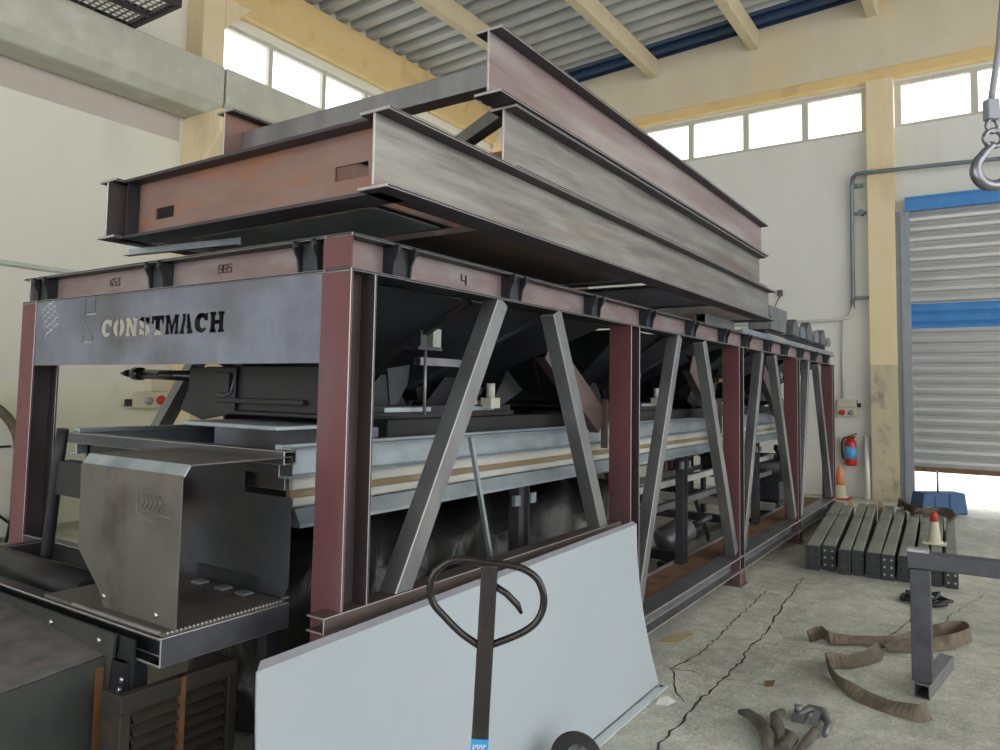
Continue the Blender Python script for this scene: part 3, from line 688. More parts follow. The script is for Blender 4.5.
# loose steel lying further along on the floor inside the frame
def bar(name, label, cat, p0, p1, a, c, m, group=None, hollow=True):
    b = MB(); p0 = V(p0); p1 = V(p1)
    (b.htube if hollow else b.obox)(p0, p1, (0,0,1), a, c) if hollow else b.obox(p0, p1, a, c, (0,0,1))
    return tag(b.build(name, m, origin=(p0+p1)/2-Vector((0,0,a/2)), bevel=.002), label, cat, group)
bar('steel_tube', 'pale steel tube lying on the floor inside the frame beside the rusty strip', 'tube', (5.2, 2.20, .031), (9.6, 2.20, .031), .06, .06, 'galv_cream')
bar('steel_tube', 'darker steel tube lying on the floor behind the gear motor', 'tube', (5.3, 2.72, .031), (9.0, 2.60, .031), .06, .06, 'tube')
bar('steel_tube', 'short steel tube lying crosswise on the floor near the far post', 'tube', (8.5, 2.05, .27), (8.6, 3.5, .27), .08, .08, 'galv_cream')
gm = thing('gear_motor', 'grey gear motor lying tilted on the floor inside the frame, third bay', 'motor', (6.3, 2.34, .0))
b = MB(); b.lathe([(.02,-.16),(.10,-.15),(.12,-.12),(.12,.10),(.09,.12),(.09,.17),(.02,.175)], (6.3, 2.36, .26), 20, 0, (.75,-.5,.35)); b.build('motor_body', 'tube', gm)
b = MB(); b.box(6.18, 6.42, 2.25, 2.47, 0, .04); b.box(6.24, 6.36, 2.30, 2.42, .04, .20); b.build('motor_foot', 'mill_dark', gm)
b = MB(); b.cyl((6.46, 2.24, .34), (6.6, 2.14, .41), .03, 12); b.build('motor_shaft', 'mill', gm)
for k, (x, y, l, a) in enumerate([(7.5, 2.45, .9, .5), (8.4, 2.3, .8, -.4), (7.0, 3.0, 1.2, .9)]):
    d = V(math.cos(a), math.sin(a), .35).normalized()
    p0 = V(x, y, .04); p1 = p0+d*l
    labs = ['dark flat bar leaning inside the third bay of the frame', 'dark flat bar leaning inside the last bay of the frame', 'long dark flat bar leaning at the back of the third bay']
    b = MB(); b.obox(p0, p1, .08, .02, (0,0,1)); tag(b.build('flat_bar', 'mill', origin=p0), labs[k], 'bar')
# dark machine parts seen at the far end
fe = thing('conveyor_drive', 'dark drive drum on its stand at the far end of the frame', 'drive unit', (9.35, 2.6, 0))
b = MB(); b.cyl((9.35, 2.15, .62), (9.35, 3.1, .62), .17, 24); b.build('drum', 'black', fe)
b = MB()
for y in (2.10, 3.12): b.box(9.3, 9.4, y-.02, y+.02, 0, .75); b.obox((9.35, y, .7), (8.8, y, .9), .06, .04, (0,0,1))
b.build('stand', 'black', fe)
b = MB(); b.box(8.75, 9.2, 2.05, 2.35, .30, .52); b.box(8.85, 9.1, 2.08, 2.3, 0, .30); b.build('gearbox', 'mill_dark', fe, bevel=.01)

# thin bar leaning in the first bay
b = MB(); b.obox((2.76, 1.87, .72), (2.58, 1.87, 1.295), .018, .018, (1,0,0)); b.obox((2.76,1.87,.72),(2.80,1.87,.212), .018, .018, (1,0,0))
tag(b.build('round_bar', 'galv', origin=(2.80, 1.87, .21)), 'thin bright bar leaning against the conveyor in the first bay', 'bar')

# ================================================================== CONVEYOR END PLATFORM with guard
pf = thing('drive_platform', 'dark steel channel platform fixed to the near end of the frame', 'platform', (1.44, 2.7, 0))
TZ = .80
b = MB(); b.chan((1.274, 3.51, TZ-.04), (1.274, 1.93, TZ-.04), (0,0,1), .08, .05, .007, cap=0); ys = b.v
b.build('edge_channel', ['mill_dark', 'cut'], pf, bevel=.0025, edge=True)
b = MB(); b.chan((1.672, 1.926, TZ-.04), (1.226, 1.926, TZ-.04), (0,0,1), .08, .05, .007, cap=0); b.build('edge_channel', ['mill', 'cut'], pf, bevel=.0025, edge=True)
b = MB(); b.chan((1.672, 3.51, TZ-.04), (1.20, 3.51, TZ-.04), (0,0,1), .08, .05, .007); b.build('edge_channel', 'mill_dark', pf, bevel=.0025, edge=True)
b = MB(); b.chan((1.668, 1.98, TZ-.04), (1.668, 3.74, TZ-.04), (0,0,1), .08, .05, .007); b.build('edge_channel', 'mill_dark', pf, bevel=.0025, edge=True)
b = MB(); b.chan((1.28, 2.62, TZ-.04), (1.66, 2.62, TZ-.04), (0,0,1), .075, .05, .007); b.build('cross_channel', 'tube', pf, bevel=.002)
b = MB(); b.box(1.235, 1.66, 1.935, 2.60, TZ-.002, TZ+.010); b.build('deck_plate', 'hood', pf, bevel=.002)
b = MB()
for k in range(30):   # weld bead along the deck edge
    x = 1.25+k*.0135; b.lathe([(.001,-.004),(.005,0),(.001,.005)], (x, 1.933, TZ+.008), 6)
b.build('weld_bead', 'cut', pf)
b = MB(); b.box(1.232, 1.240, 1.95, 2.42, TZ+.006, TZ+.012); b.build('ground_edge', 'cut', pf)
b = MB(); b.cyl((1.44, 2.68, TZ-.055), (1.44, 3.47, TZ-.055), .075, 24); b.build('return_roller', 'black', pf)
b = MB(); b.angle((1.205, 2.045, 0), (1.205, 2.045, TZ-.085), (0,1,0), .07, -.06, .007); b.box(1.212, 1.218, 2.03, 2.13, TZ-.28, TZ-.02); b.build('leg', 'mill_dark', pf)
for z in (TZ-.10, TZ-.13, TZ-.16, TZ-.30):
    pass
b = MB()
for y, z in ((2.06, TZ-.13), (2.07, TZ-.16), (2.055, TZ-.34), (2.03, TZ-.37)):
    b.lathe([(.009,-.004),(.009,.004),(.005,.006)], (1.198, y, z), 6, 0, (-1,0,0))
b.build('bolt', 'chrome', pf)
for y in (1.99, 3.44):
    b = MB(); b.box(1.62, 1.67, y-.025, y+.025, 0, TZ-.081); b.build('leg', 'mill_dark', pf)

gd = thing('machine_guard', 'worn grey bent sheet-metal guard box standing on the platform beside the red corner post', 'guard', (1.46, 2.2, TZ+.01))
GT = 1.270
t = .004
# front sheet: outline narrower at the foot on its left
b = MB(); Yr = 1.925
def gp(y, z): return (1.272, y, z)
b.plate([gp(Yr, GT-.03), gp(Yr+.002, .812), gp(2.30, .812), gp(2.335, .86), gp(2.47, .97), gp(2.478, GT-.03)], -t)
b.build('front_sheet', 'hood', gd)
b = MB(); b.add([(1.272,Yr,GT-.03),(1.272,2.478,GT-.03),(1.292,2.478,GT),(1.292,Yr,GT),(1.276,Yr,GT-.034),(1.276,2.478,GT-.034),(1.294,2.478,GT-.005),(1.294,Yr,GT-.005)], [(0,1,2,3),(7,6,5,4),(0,3,7,4),(1,5,6,2),(0,4,5,1),(3,2,6,7)]); b.build('folded_edge', 'cut' if False else 'galv', gd)
b = MB(); b.box(1.292, 1.665, Yr, 2.478, GT-.004, GT); b.build('top_sheet', 'hood', gd)
b = MB(); x = 1.662
b.plate([(x,Yr,GT-.004),(x,Yr,.812),(x,2.42,.812),(x,2.478,.9),(x,2.478,GT-.004),(x,2.16,GT-.004),(x,2.16,1.21),(x,2.16,1.135),(x,2.05,1.135),(x,2.05,1.21),(x,2.0,1.22)] if False else
        [(x,Yr+.02,.812),(x,2.60,.812),(x,2.60,GT-.10),(x,2.478,GT-.004),(x,2.165,GT-.004),(x,2.165,1.135),(x,Yr,1.135),(x,Yr,.85)], t)
b.box(x, x+t, Yr, 2.165, 1.205, GT-.004)
b.build('rear_sheet', 'mill', gd)
b = MB(); b.angle((1.655, 2.07, .812), (1.655, 2.40, .812), (0,0,1), .05, .05, .006); b.build('fixing_angle', 'mill_dark', gd)
for y in (2.09, 2.20, 2.33):
    b = MB(); b.box(1.600, 1.64, y-.025, y+.02, .811, .818); b.build('weld_spot', 'galv', gd)
b = MB()
for y, z in ((2.30, .845), (2.02, .838)): b.lathe([(.010,-.004),(.010,.004),(.005,.006)], (1.268, y, z), 6, 0, (-1,0,0))
b.build('bolt', 'chrome', gd)
yl = []
for zz in (1.19, 1.12): yl.append([(1.2665, 2.13, zz), (1.2665, 2.02, zz), (1.2665, 1.97, zz-.004)])
yl.append([(1.2665, 2.14, 1.19), (1.2665, 2.142, 1.12), (1.2665, 2.12, 1.105), (1.2665, 2.05, 1.095)])
for k in range(5): yl.append([(1.2665, 2.12-.022*k, 1.175), (1.2665, 2.108-.022*k, 1.15), (1.2665, 2.122-.022*k, 1.13)])
strokes('scratched_writing', 'tube', yl, .0012, gd)

# hose or pipe prop left of the guard
b = MB(); b.tube([(1.5, 3.085, 1.315), (1.5, 3.11, 1.18), (1.5, 3.135, .98), (1.5, 3.16, .80), (1.5, 3.18, .72)], .022, 14)
b.box(1.49, 1.55, 2.48, 3.11, 1.06, 1.19)
tag(b.build('dark_prop', 'black', pf), None, None); bpy.data.objects['dark_prop'].name = 'side_support'

# ================================================================== FOREGROUND LEFT MACHINE: hood and louvred panel
hd = thing('discharge_hood', 'dusty dark sheet-metal hood bolted below the platform edge at the lower left', 'hood', (.9, 2.5, 0))
b = MB(); n = 10; prof = []
HY0, HY1 = 2.155, 3.6
def top(x): 
    u = (1.2-x)/1.4; return .722-.05*u-.10*u*u
xs = [1.2-.14*i for i in range(11)]
vs = [(x, HY0, top(x)-.012*math.sin((1.2-x)*3)) for x in xs]+[(x, HY1, top(x)+.09) for x in xs]
vs2 = [(a, c, z-.006) for a, c, z in vs]
b.add(vs+vs2, [(i, i+1, 12+i, 11+i) for i in range(10)]+[(33+i, 34+i, 23+i, 22+i) for i in range(10)]+[(i, 22+i, 23+i, i+1) for i in range(10)])
b.build('hood_top', 'hood_dusty', hd, smooth=True)
b = MB(); pol = [(x, HY0+.004, z-.006) for x, (_, _, z) in zip(xs, vs[:11])]+[(xs[-1], HY0+.004, .10), (1.2, HY0+.004, .10)]
b.plate(pol, .008); b.box(-.15, 1.2, HY0+.02, HY1, .08, .10); b.build('hood_side', 'hood_side', hd)
b = MB(); b.plate([(1.205, HY0-.05, .785), (1.205, 3.6, .785), (1.205, 3.6, .69), (1.205, HY0+.04, .69), (1.205, HY0+.02, .52), (1.205, HY0-.01, .50)], .008); b.build('fixing_flange', 'hood_side', hd)
b = MB(); b.box(1.172, 1.194, HY0-.0075, HY0-.0045, .12, .69); b.build('rust_streak', 'rustline', hd)
b = MB()
for y in (2.46, 2.18): b.lathe([(.009,-.004),(.009,.005),(.005,.008)], (1.196, y, .756), 8, 0, (-1,0,0))
b.lathe([(.009,-.004),(.009,.005),(.006,.008)], (1.196, 2.165, .535), 8, 0, (-1,0,0)); b.build('bolt', 'chrome', hd)

lv = thing('louvred_panel', 'grimy louvred steel panel with a rust streak below the platform, beside the white panel', 'louvre panel', (1.32, 1.97, 0))
b = MB(); LX0, LX1, LY = 1.135, 1.50, 1.95; Lb, Lt = .06, .668
b.box(LX0+.03, LX1-.03, LY+.021, LY+.029, Lb+.05, Lt-.05); b.box(LX0, LX0+.03, LY, LY+.03, Lb+.05, Lt-.05); b.box(LX1-.03, LX1, LY, LY+.03, Lb+.05, Lt-.05); b.box(LX0, LX1, LY, LY+.03, Lt-.05, Lt); b.box(LX0, LX1, LY, LY+.03, Lb, Lb+.05)
b.box(LX0+.002, LX0+.02, LY+.0305, LY+.10, Lb, Lt-.004); b.box(LX1-.02, LX1-.002, LY+.0305, LY+.10, Lb, Lt-.004); b.box(LX0, LX0+.06, LY, LY+.03, 0, Lb-.001); b.box(LX1-.06, LX1, LY, LY+.03, 0, Lb-.001)
b.build('panel_frame', 'louvre', lv, bevel=.003)
b = MB()
for k in range(15):
    z = Lb+.06+k*.033
    for (xa, xb) in ((LX0+.04, (LX0+LX1)/2-.012), ((LX0+LX1)/2+.012, LX1-.04)):
        b.add([(xa,LY+.02,z+.024),(xb,LY+.02,z+.024),(xb,LY-.004,z+.004),(xa,LY-.004,z+.004),(xa,LY+.02,z),(xb,LY+.02,z)], [(0,1,2,3),(3,2,5,4),(0,3,4),(1,5,2)])
b.build('slats', 'louvre', lv)
b = MB(); b.box((LX0+LX1)/2-.007, (LX0+LX1)/2+.007, LY-.003, LY+.02, Lb+.03, Lt); b.build('rust_streak', 'rustline', lv)

# ================================================================== WHITE PANEL leaning on the frame + channel behind it
wp = thing('leaning_sheet', 'large white painted sheet panel leaning against the near side of the frame', 'panel', (2.5, 1.5, 0))
b = MB(); nu, nv = 24, 16; vs = []
def pp(u, v):
    x = 1.29+(3.72-1.29)*u; y = 1.475+.125*(1-(1-v)**2)-.008*math.sin(u*math.pi)*math.sin(v*math.pi); z = .012+(.752+.036*u)*v
    return V(x, y, z)
G = [[pp(i/nu, j/nv) for j in range(nv+1)] for i in range(nu+1)]
vs = [p for r in G for p in r]; nb = len(vs); vs += [p+V(0,.004,.001) for p in vs]
fs = []
for i in range(nu):
    for j in range(nv):
        k = i*(nv+1)+j; q = [k, k+nv+1, k+nv+2, k+1]; fs += [q, [nb+x for x in q[::-1]]]
b.add(vs, fs, 0, True)
b.build('sheet', 'panel', wp)
b = MB(); A = pp(0, 1); B = pp(1, 1)
b.plate([A, B, B+V(0,.025,.012), A+V(.03,.025,.012)], .003); b.build('top_lip', 'panel_lip', wp)
b = MB(); A = pp(0, 0)+V(0,-.0,-.008); B = pp(1, 0)+V(0,0,-.008)
b.plate([A, B+V(.02,0,0), B+V(.03,-.02,0), B+V(.02,-.045,0), A+V(0,-.045,0)], .005); o = b.build('bottom_flange', 'panel_edge', wp)
b = MB(); c = B+V(-.02,-.022,.0055); b.lathe([(.011,0),(.011,.001)], c, 12); b.build('bolt_hole', 'hole', wp)

# brown channel between panel and posts
b = MB(); b.chan((3.72, 1.688, .782), (1.60, 1.688, .782), (0,0,1), .05, .078, .006, cap=0)
tag(b.build('steel_channel', 'brown_rail', origin=(2.7, 1.67, .757), bevel=.0025, edge=True), 'brown steel channel lying along the top edge of the white panel', 'channel')
ch = bpy.data.objects['steel_channel']

# ================================================================== PALLET JACK
pj = thing('pallet_jack', 'black pallet jack with an upright looped handle in front of the white panel', 'pallet jack', (1.12, .78, 0))
T = V(1.093, .745, 1.200); rd_ = V(.555, -.832, 0); upv = V(.0, .0, 1)
pb = V(1.104, .790, .42)
ax = (T-pb).normalized()
def hp(a, h): return T+rd_*a+ax*h
b = MB(); b.extrude([(-.0145,-.014),(.0145,-.014),(.0145,.014),(-.0145,.014)], pb, T+ax*-.004, rd_); b.build('pole', 'handle_pole', pj, bevel=.004)
ctrl = [(-.012,-.158),(-.05,-.135),(-.085,-.105),(-.110,-.08),(-.118,-.055),(-.116,-.030),(-.100,-.010),(-.075,.003),(-.04,.004),(0,-.002),(.035,-.004),(.07,-.012),(.098,-.03),(.112,-.058),(.113,-.085),(.102,-.11),(.08,-.128),(.05,-.142),(.012,-.156)]
P = [hp(a*.86, h*.92-.002) for a, h in ctrl]; S = []
for i in range(len(P)-1):
    p0 = P[max(i-1,0)]; p1 = P[i]; p2 = P[i+1]; p3 = P[min(i+2,len(P)-1)]
    for k in range(4):
        tt = k/4; S.append(.5*((2*p1)+(p2-p0)*tt+(2*p0-5*p1+4*p2-p3)*tt*tt+(3*p1-p0-3*p2+p3)*tt**3))
S.append(P[-1])
b = MB(); b.tube(S, .0064, 12); b.build('handle_loop', 'handle', pj)
b = MB(); b.tube([hp(.006,-.040), hp(.032,-.056), hp(.052,-.075), hp(.060,-.090)], [.006,.006,.006,.003], 8); b.build('release_lever', 'handle', pj)
b = MB(); st = hp(0,-.334); b.extrude([(-.0152,-.0148),(.0152,-.0148),(.0152,.0148),(-.0152,.0148)], st, st+ax*.032, rd_); s_ = b.build('sticker', 'sticker', pj)
nr = rd_.cross(ax).normalized()
if nr.dot(V(0,0,1.5)-st) < 0 or nr.dot(-T) < 0: nr = -nr
lines = []
for i in range(3):
    o_ = st+nr*.0156+rd_*(-.011+.0075*i)+ax*.010
    lines.append([o_, o_+ax*.013, o_+ax*.013+rd_*.006, o_+ax*.006+rd_*.001])
strokes('sticker_print', 'ink_white', lines, .0009, s_)
fw = V(.832, .555, 0)
b = MB(); b.cyl(V(1.104,.79,.10), V(1.104,.79,.44), .045, 18); b.box(1.05, 1.16, .735, .845, .10, .24); b.build('pump', 'handle', pj, bevel=.006)
for s in (-.07, .07):
    b = MB(); c = V(1.104,.79,.09)+rd_*s; b.cyl(c-rd_*.025, c+rd_*.025, .09, 24); b.build('steer_wheel', 'rubber', pj)
for s in (-.19, .19):
    b = MB(); a = V(1.104,.79,.10)+fw*.10+rd_*s*.9; b.chan(a+ax*0, a+fw*.60, (rd_), .15, -.045, .006); b.build('fork', 'handle', pj)
b = MB(); a = V(1.104,.79,.10)+fw*.10; b.obox(a-rd_*.24, a+rd_*.24, .06, .12, (fw)); b.build('fork_bridge', 'handle', pj)

# caster wheel on the floor at the foot of the panel
cw = thing('rubber_caster', 'black rubber wheel with bright hub on the floor at the foot of the white panel', 'wheel', (2.55, 1.34, 0))
b = MB(); b.lathe([(.03,-.03),(.085,-.03),(.10,-.018),(.10,.018),(.085,.03),(.03,.03)], (2.55, 1.335, .125), 28, 0, (-.5,-.5,.72)); b.build('tyre', 'rubber', cw, smooth=True)
b = MB(); b.lathe([(.045,.0),(.045,.036),(.025,.04),(.024,.05),(.01,.05)], (2.55, 1.335, .125), 20, 0, (-.5,-.5,.72)); b.build('hub', 'chrome', cw)
b = MB(); b.cyl((2.57, 1.36, 0), (2.56, 1.345, .11), .03, 12); b.box(2.50, 2.64, 1.31, 1.42, 0, .03); b.build('fork_plate', 'mill_dark', cw)

# ================================================================== BEAMS STACKED ON TOP OF THE FRAME
YA = 1.50
def beam(name, mats, x0, x1, y, z0, z1, parent=None, label=None, origin=None):
    b = MB(); b.ibeam((x0, y, (z0+z1)/2), (x1, y, (z0+z1)/2), (0,0,1), z1-z0, .12, .011, .009, 0, 2, 1)
    return b.build(name, mats, parent, bevel=.003, edge=True)
f1 = thing('beam_frame', 'lowest welded beam frame of the stack, rusty end beam facing left', 'beam frame', (3.9, 2.23, 2.085))
Z1 = (2.078, 2.318)
beam('long_beam', ['beam_grey','flange','cut'], 1.555, 6.08, YA, *Z1, f1)
beam('long_beam', ['post_dark','flange','cut'], 1.555, 6.20, 2.955, *Z1, f1)
# end beam with slots cut in its web
def slotted(parent, x, y0, y1, z0, z1, slots):
    b = MB(); zc = (z0+z1)/2; tf = .011
    b.box(x-.06, x+.06, y0, y1, z0, z0+tf, 1); b.box(x-.06, x+.06, y0, y1, z1-tf, z1, 1)
    za, zb = z0+tf, z1-tf; cuts = sorted(slots); y = y0
    for (ya, yb, sa, sb) in cuts:
        b.box(x-.004, x+.004, y, ya, za, zb, 0); b.box(x-.004, x+.004, ya, yb, za, sa, 0); b.box(x-.004, x+.004, ya, yb, sb, zb, 0); y = yb
    b.box(x-.004, x+.004, y, y1, za, zb, 0)
    return b.build('end_beam', ['beam_rust','flange'], parent)
slotted(f1, 1.655, YA+.006, 2.949, *Z1, [(1.61, 1.755, 2.158, 2.206), (2.64, 2.765, 2.150, 2.196)])
b = MB(); b.box(1.60, 1.65, 2.88, 2.886, 2.09, 2.306); b.build('end_stiffener', 'mill_dark', f1)
b = MB(); b.ibeam((6.05, YA+.01, 2.198), (6.05, 2.945, 2.198), (0,0,1), .24, .12, .011, .009, 0, None, 1); b.build('end_beam', ['beam_grey','flange'], f1)
for x in (2.75, 3.7, 4.9):
    b = MB(); b.ibeam((x, YA+.01, 2.17), (x, 2.945, 2.17), (0,0,1), .16, .09, .010, .008, 0, None, 1); b.build('cross_beam', ['mill','flange'], f1)
b = MB(); b.obox((1.78, 2.5, 2.13), (2.7, 1.58, 2.13), .05, .05, (0,0,1)); b.build('cross_bracing', 'mill_dark', f1)
b = MB(); b.plate([(2.19,1.56,2.085),(3.55,1.56,2.085),(3.55,2.9,2.085),(2.19,2.9,2.085)], .006); b.box(2.17, 2.19, 1.56, 2.9, 2.079, 2.10); b.build('floor_sheet', 'brown_rail', f1)
b = MB(); b.plate([(1.80,1.72,2.10),(2.15,1.72,2.10),(2.15,2.75,2.10),(1.80,2.75,2.10)], .005); b.build('floor_sheet', 'galv', f1)
# second layer: two loose beams with a cross tube
Z2 = (2.320, 2.560)
o = MB(); o.ibeam((2.25, YA+.01, 2.44), (5.85, YA+.01, 2.44), (0,0,1), .238, .12, .011, .009, 0, 2, 1)
tag(o.build('i_beam', ['beam_grey','flange','cut'], origin=(4.05, YA, 2.321), bevel=.003, edge=True), 'grey middle I-beam of the stack, between the lowest frame and the top frame, near side', 'beam')
o = MB(); o.ibeam((2.25, 2.99, 2.44), (5.85, 2.99, 2.44), (0,0,1), .238, .12, .011, .009, 0, 2, 1)
tag(o.build('i_beam', ['beam_rust','flange','cut'], origin=(4.05, 2.99, 2.321), bevel=.0025), 'rusty middle I-beam of the stack on its far side by the left wall', 'beam')
# third layer
f3 = thing('beam_frame', 'top beam frame of the stack, pinkish web with a grey tube across its near end', 'beam frame', (4.0, 2.26, 2.562))
Z3 = (2.562, 2.808)
beam('long_beam', ['beam_pink','flange','cut'], 2.13, 5.87, YA, *Z3, f3)
beam('long_beam', ['beam_rust','flange','cut'], 2.13, 5.87, 3.03, *Z3, f3)
b = MB(); b.htube((2.27, YA+.006, 2.685), (2.27, 3.024, 2.685), (0,0,1), .09, .08, .006); b.build('cross_tube', 'tube', f3, bevel=.004)
b = MB(); b.htube((4.0, YA+.006, 2.685), (4.0, 3.024, 2.685), (0,0,1), .09, .08, .006); b.htube((5.7, YA+.006, 2.685), (5.7, 3.024, 2.685), (0,0,1), .09, .08, .006); b.build('cross_tube', 'tube', f3, bevel=.004)
b = MB(); b.obox((2.36, YA+.04, 2.60), (2.62, 2.0, 2.60), .06, .06, (0,0,1)); b.build('corner_brace', 'tube', f3, bevel=.004)
b = MB(); b.htube((2.52, YA+.02, 2.44), (2.52, 2.98, 2.44), (0,0,1), .08, .08, .006); 
tag(b.build('square_tube', 'rust', origin=(2.52, 2.24, 2.40)), 'rusty square tube lying across between the two middle I-beams', 'tube')

# packing between frame and stack
def pack(name, label, cat, x0, x1, y0, y1, z0, z1, m, group=None):
    b = MB()
    if x1-x0 > y1-y0: b.htube((x0, (y0+y1)/2, (z0+z1)/2), (x1, (y0+y1)/2, (z0+z1)/2), (0,0,1), z1-z0, y1-y0, .005)
    else: b.htube(((x0+x1)/2, y0, (z0+z1)/2), ((x0+x1)/2, y1, (z0+z1)/2), (0,0,1), z1-z0, x1-x0, .005)
    return tag(b.build(name, m, origin=((x0+x1)/2, (y0+y1)/2, z0), bevel=.004), label, cat, group)
pack('packing_tube', 'grey square packing tube on the frame under the far end of the stacked beams', 'tube', 5.24, 5.95, 1.73, 1.81, FZ+.002, 2.076, 'tube')
pack('packing_tube', 'dark packing tube across the frame under the near part of the stacked beams', 'tube', 2.62, 2.70, 2.1, 3.86, FZ+.002, 2.076, 'mill')
pack('packing_tube', 'dark packing tube across the frame under the middle of the stacked beams', 'tube', 4.30, 4.38, 2.1, 3.86, FZ+.002, 2.076, 'mill')
b = MB(); b.angle((1.72, 3.06, 2.04), (1.80, 2.42, 2.04), (0,0,1), .032, .03, .004)
for k in range(5):
    p = V(1.72, 3.06, 2.056).lerp(V(1.80, 2.42, 2.056), .08+.2*k); b.lathe([(.006,-.006),(.006,.002)], p, 8, 1, (-1,0,0))
tag(b.build('punched_angle', ['galv', 'hole'], origin=(1.8, 2.6, 2.04)), 'pale punched angle strip lying under the rusty end beam', 'angle strip')

# parts laid out on the far end of the frame top
b = MB(); b.box(6.2, 10.3, 1.735, 1.80, FZ+.001, FZ+.03); b.box(6.2, 10.3, 1.735, 1.745, FZ+.03, FZ+.055)
tag(b.build('flat_strip', 'galv', origin=(8.2, 1.76, FZ), bevel=.002), 'long pale flat strip lying on the far half of the frame top', 'strip')
b = MB(); b.box(7.3, 7.95, 1.80, 1.90, FZ+.001, FZ+.085); tag(b.build('timber_block', 'wood', origin=(7.6, 1.85, FZ), bevel=.004), 'pale timber block on the frame top under the steel tubes', 'timber')
b = MB(); b.box(7.25, 10.25, 1.82, 2.4, FZ+.087, FZ+.125); tag(b.build('dark_tray', 'black', origin=(8.7, 2.1, FZ+.08), bevel=.004), 'dark flat plate carrying small steel parts on the far end of the frame top', 'plate')
b = MB(); b.htube((7.30, 1.88, FZ+.189), (7.9, 1.88, FZ+.189), (0,0,1), .124, .22, .007); b.box(7.31, 7.315, 1.78, 1.98, FZ+.132, FZ+.246)
tag(b.build('square_tube', ['tube','hole'], origin=(7.6, 1.87, FZ+.12), bevel=.005), 'lower grey square tube of the pair on the far frame top', 'tube')
b = MB(); b.htube((7.30, 1.87, FZ+.307), (8.0, 1.87, FZ+.307), (0,0,1), .11, .17, .007); b.box(7.31, 7.315, 1.79, 1.95, FZ+.257, FZ+.357); tag(b.build('square_tube', 'tube', origin=(7.6, 1.87, FZ+.24), bevel=.005), 'upper grey square tube of the pair on the far frame top', 'tube')
for k, x in enumerate((8.1, 8.45, 8.8, 9.2, 9.6, 9.95)):
    b = MB(); hgt = (.17, .12, .2, .13, .17, .1)[k]; z = FZ+.126
    b.plate([(x, 1.83, z), (x+.24, 1.83, z), (x+.24, 1.83, z+hgt*.6), (x+.16, 1.83, z+hgt), (x+.08, 1.83, z+hgt), (x, 1.83, z+hgt*.6)], -.085 if k < 0 else .085); b.box(x, x+.24, 1.92, 2.06, z, z+.012)
    b.cyl((x+.12, 1.826, z+hgt*.55), (x+.12, 1.834, z+hgt*.55), .025, 10, 1)
    b.box(x+.2, x+.215, 1.92, 2.05, z, z+hgt*.7)
    labs = ['steel bracket next to the square tubes on the far frame top', 'low steel bracket, second from the square tubes on the far frame top', 'tallest steel bracket on the far frame top', 'low steel bracket right after the tallest one on the far frame top', 'steel bracket second from the far end of the frame top', 'smallest steel bracket at the very far end of the frame top']
    tag(b.build('steel_bracket', ['galv' if k % 2 else 'tube', 'hole'], origin=(x+.12, 1.88, z)), labs[k], 'bracket', 'steel brackets on the far frame top')
b = MB(); b.cyl((9.55, 2.0, FZ+.127), (9.55, 2.0, FZ+.33), .022, 10); b.cyl((9.55,2.0,FZ+.2), (9.55,2.0,FZ+.23), .05, 12); tag(b.build('threaded_pin', 'mill', origin=(9.55, 2.0, FZ+.125)), 'upright dark pin among the brackets on the far frame top', 'pin')

# ================================================================== BOX SECTIONS on the floor
spec = [(1.405,1.292,1.673,0,3.0,'leftmost box section of the floor stack, next to the frame'), (1.288,1.180,1.566,1,2.7,'second box section from the frame in the floor stack'),
        (1.140,1.045,1.402,0,3.1,'third box section from the frame in the floor stack'), (1.041,.952,1.30,1,3.1,'fourth box section from the frame in the floor stack'),
        (.932,.822,1.133,0,3.1,'fifth box section from the frame, about the middle of the floor stack'), (.818,.722,.995,1,2.85,'sixth box section from the frame in the floor stack'),
        (.700,.595,.86,0,2.9,'seventh box section from the frame, wide dusty top'), (.572,.482,.735,1,2.9,'box section just left of the small cone lying on the stack'),
        (.478,.392,.61,0,2.95,'box section carrying the small traffic cone'), (.370,.280,.505,1,3.0,'rightmost box section of the floor stack, by the shutter door')]
BH = .205; XN = 6.90
for i, (ya, yb, yf, alt, ln, lab) in enumerate(spec):
    t = thing('box_section', 'dusty grey-green steel '+lab, 'box section', (XN, (ya+yb)/2, 0), 'box sections stacked side by side on the floor')
    ang = math.atan2(yf-ya, 2.95); wdt = ya-yb-.004
    xs = XN+(.0, .08, -.02, .02, 0, 0, .02, .0, .02, .02)[i]
    p0 = V(xs, (ya+yb)/2, BH/2+.002); d = V(math.cos(ang), math.sin(ang), 0); p1 = p0+d*ln
    b = MB(); b.obox(p0+d*.012, p1, BH, wdt, (0,0,1)); b.build('tube_body', 'boxsteel', t, bevel=.008)
    b = MB(); b.obox(p0, p0+d*.012, BH-.002, wdt+.002, (0,0,1)); e = b.build('end_plate', 'boxend', t)
    b = MB(); s = V(-d.y, d.x, 0)
    for u in (-.28, .28):
        for z in (-.06, 0, .06): c = p0-d*.001+s*(u*wdt)+V(0,0,z); b.lathe([(.009,0),(.009,.001)], c, 8, 0, -d)
    b.build('bolt_hole', 'cut' if i % 4 == 1 else 'hole', e)
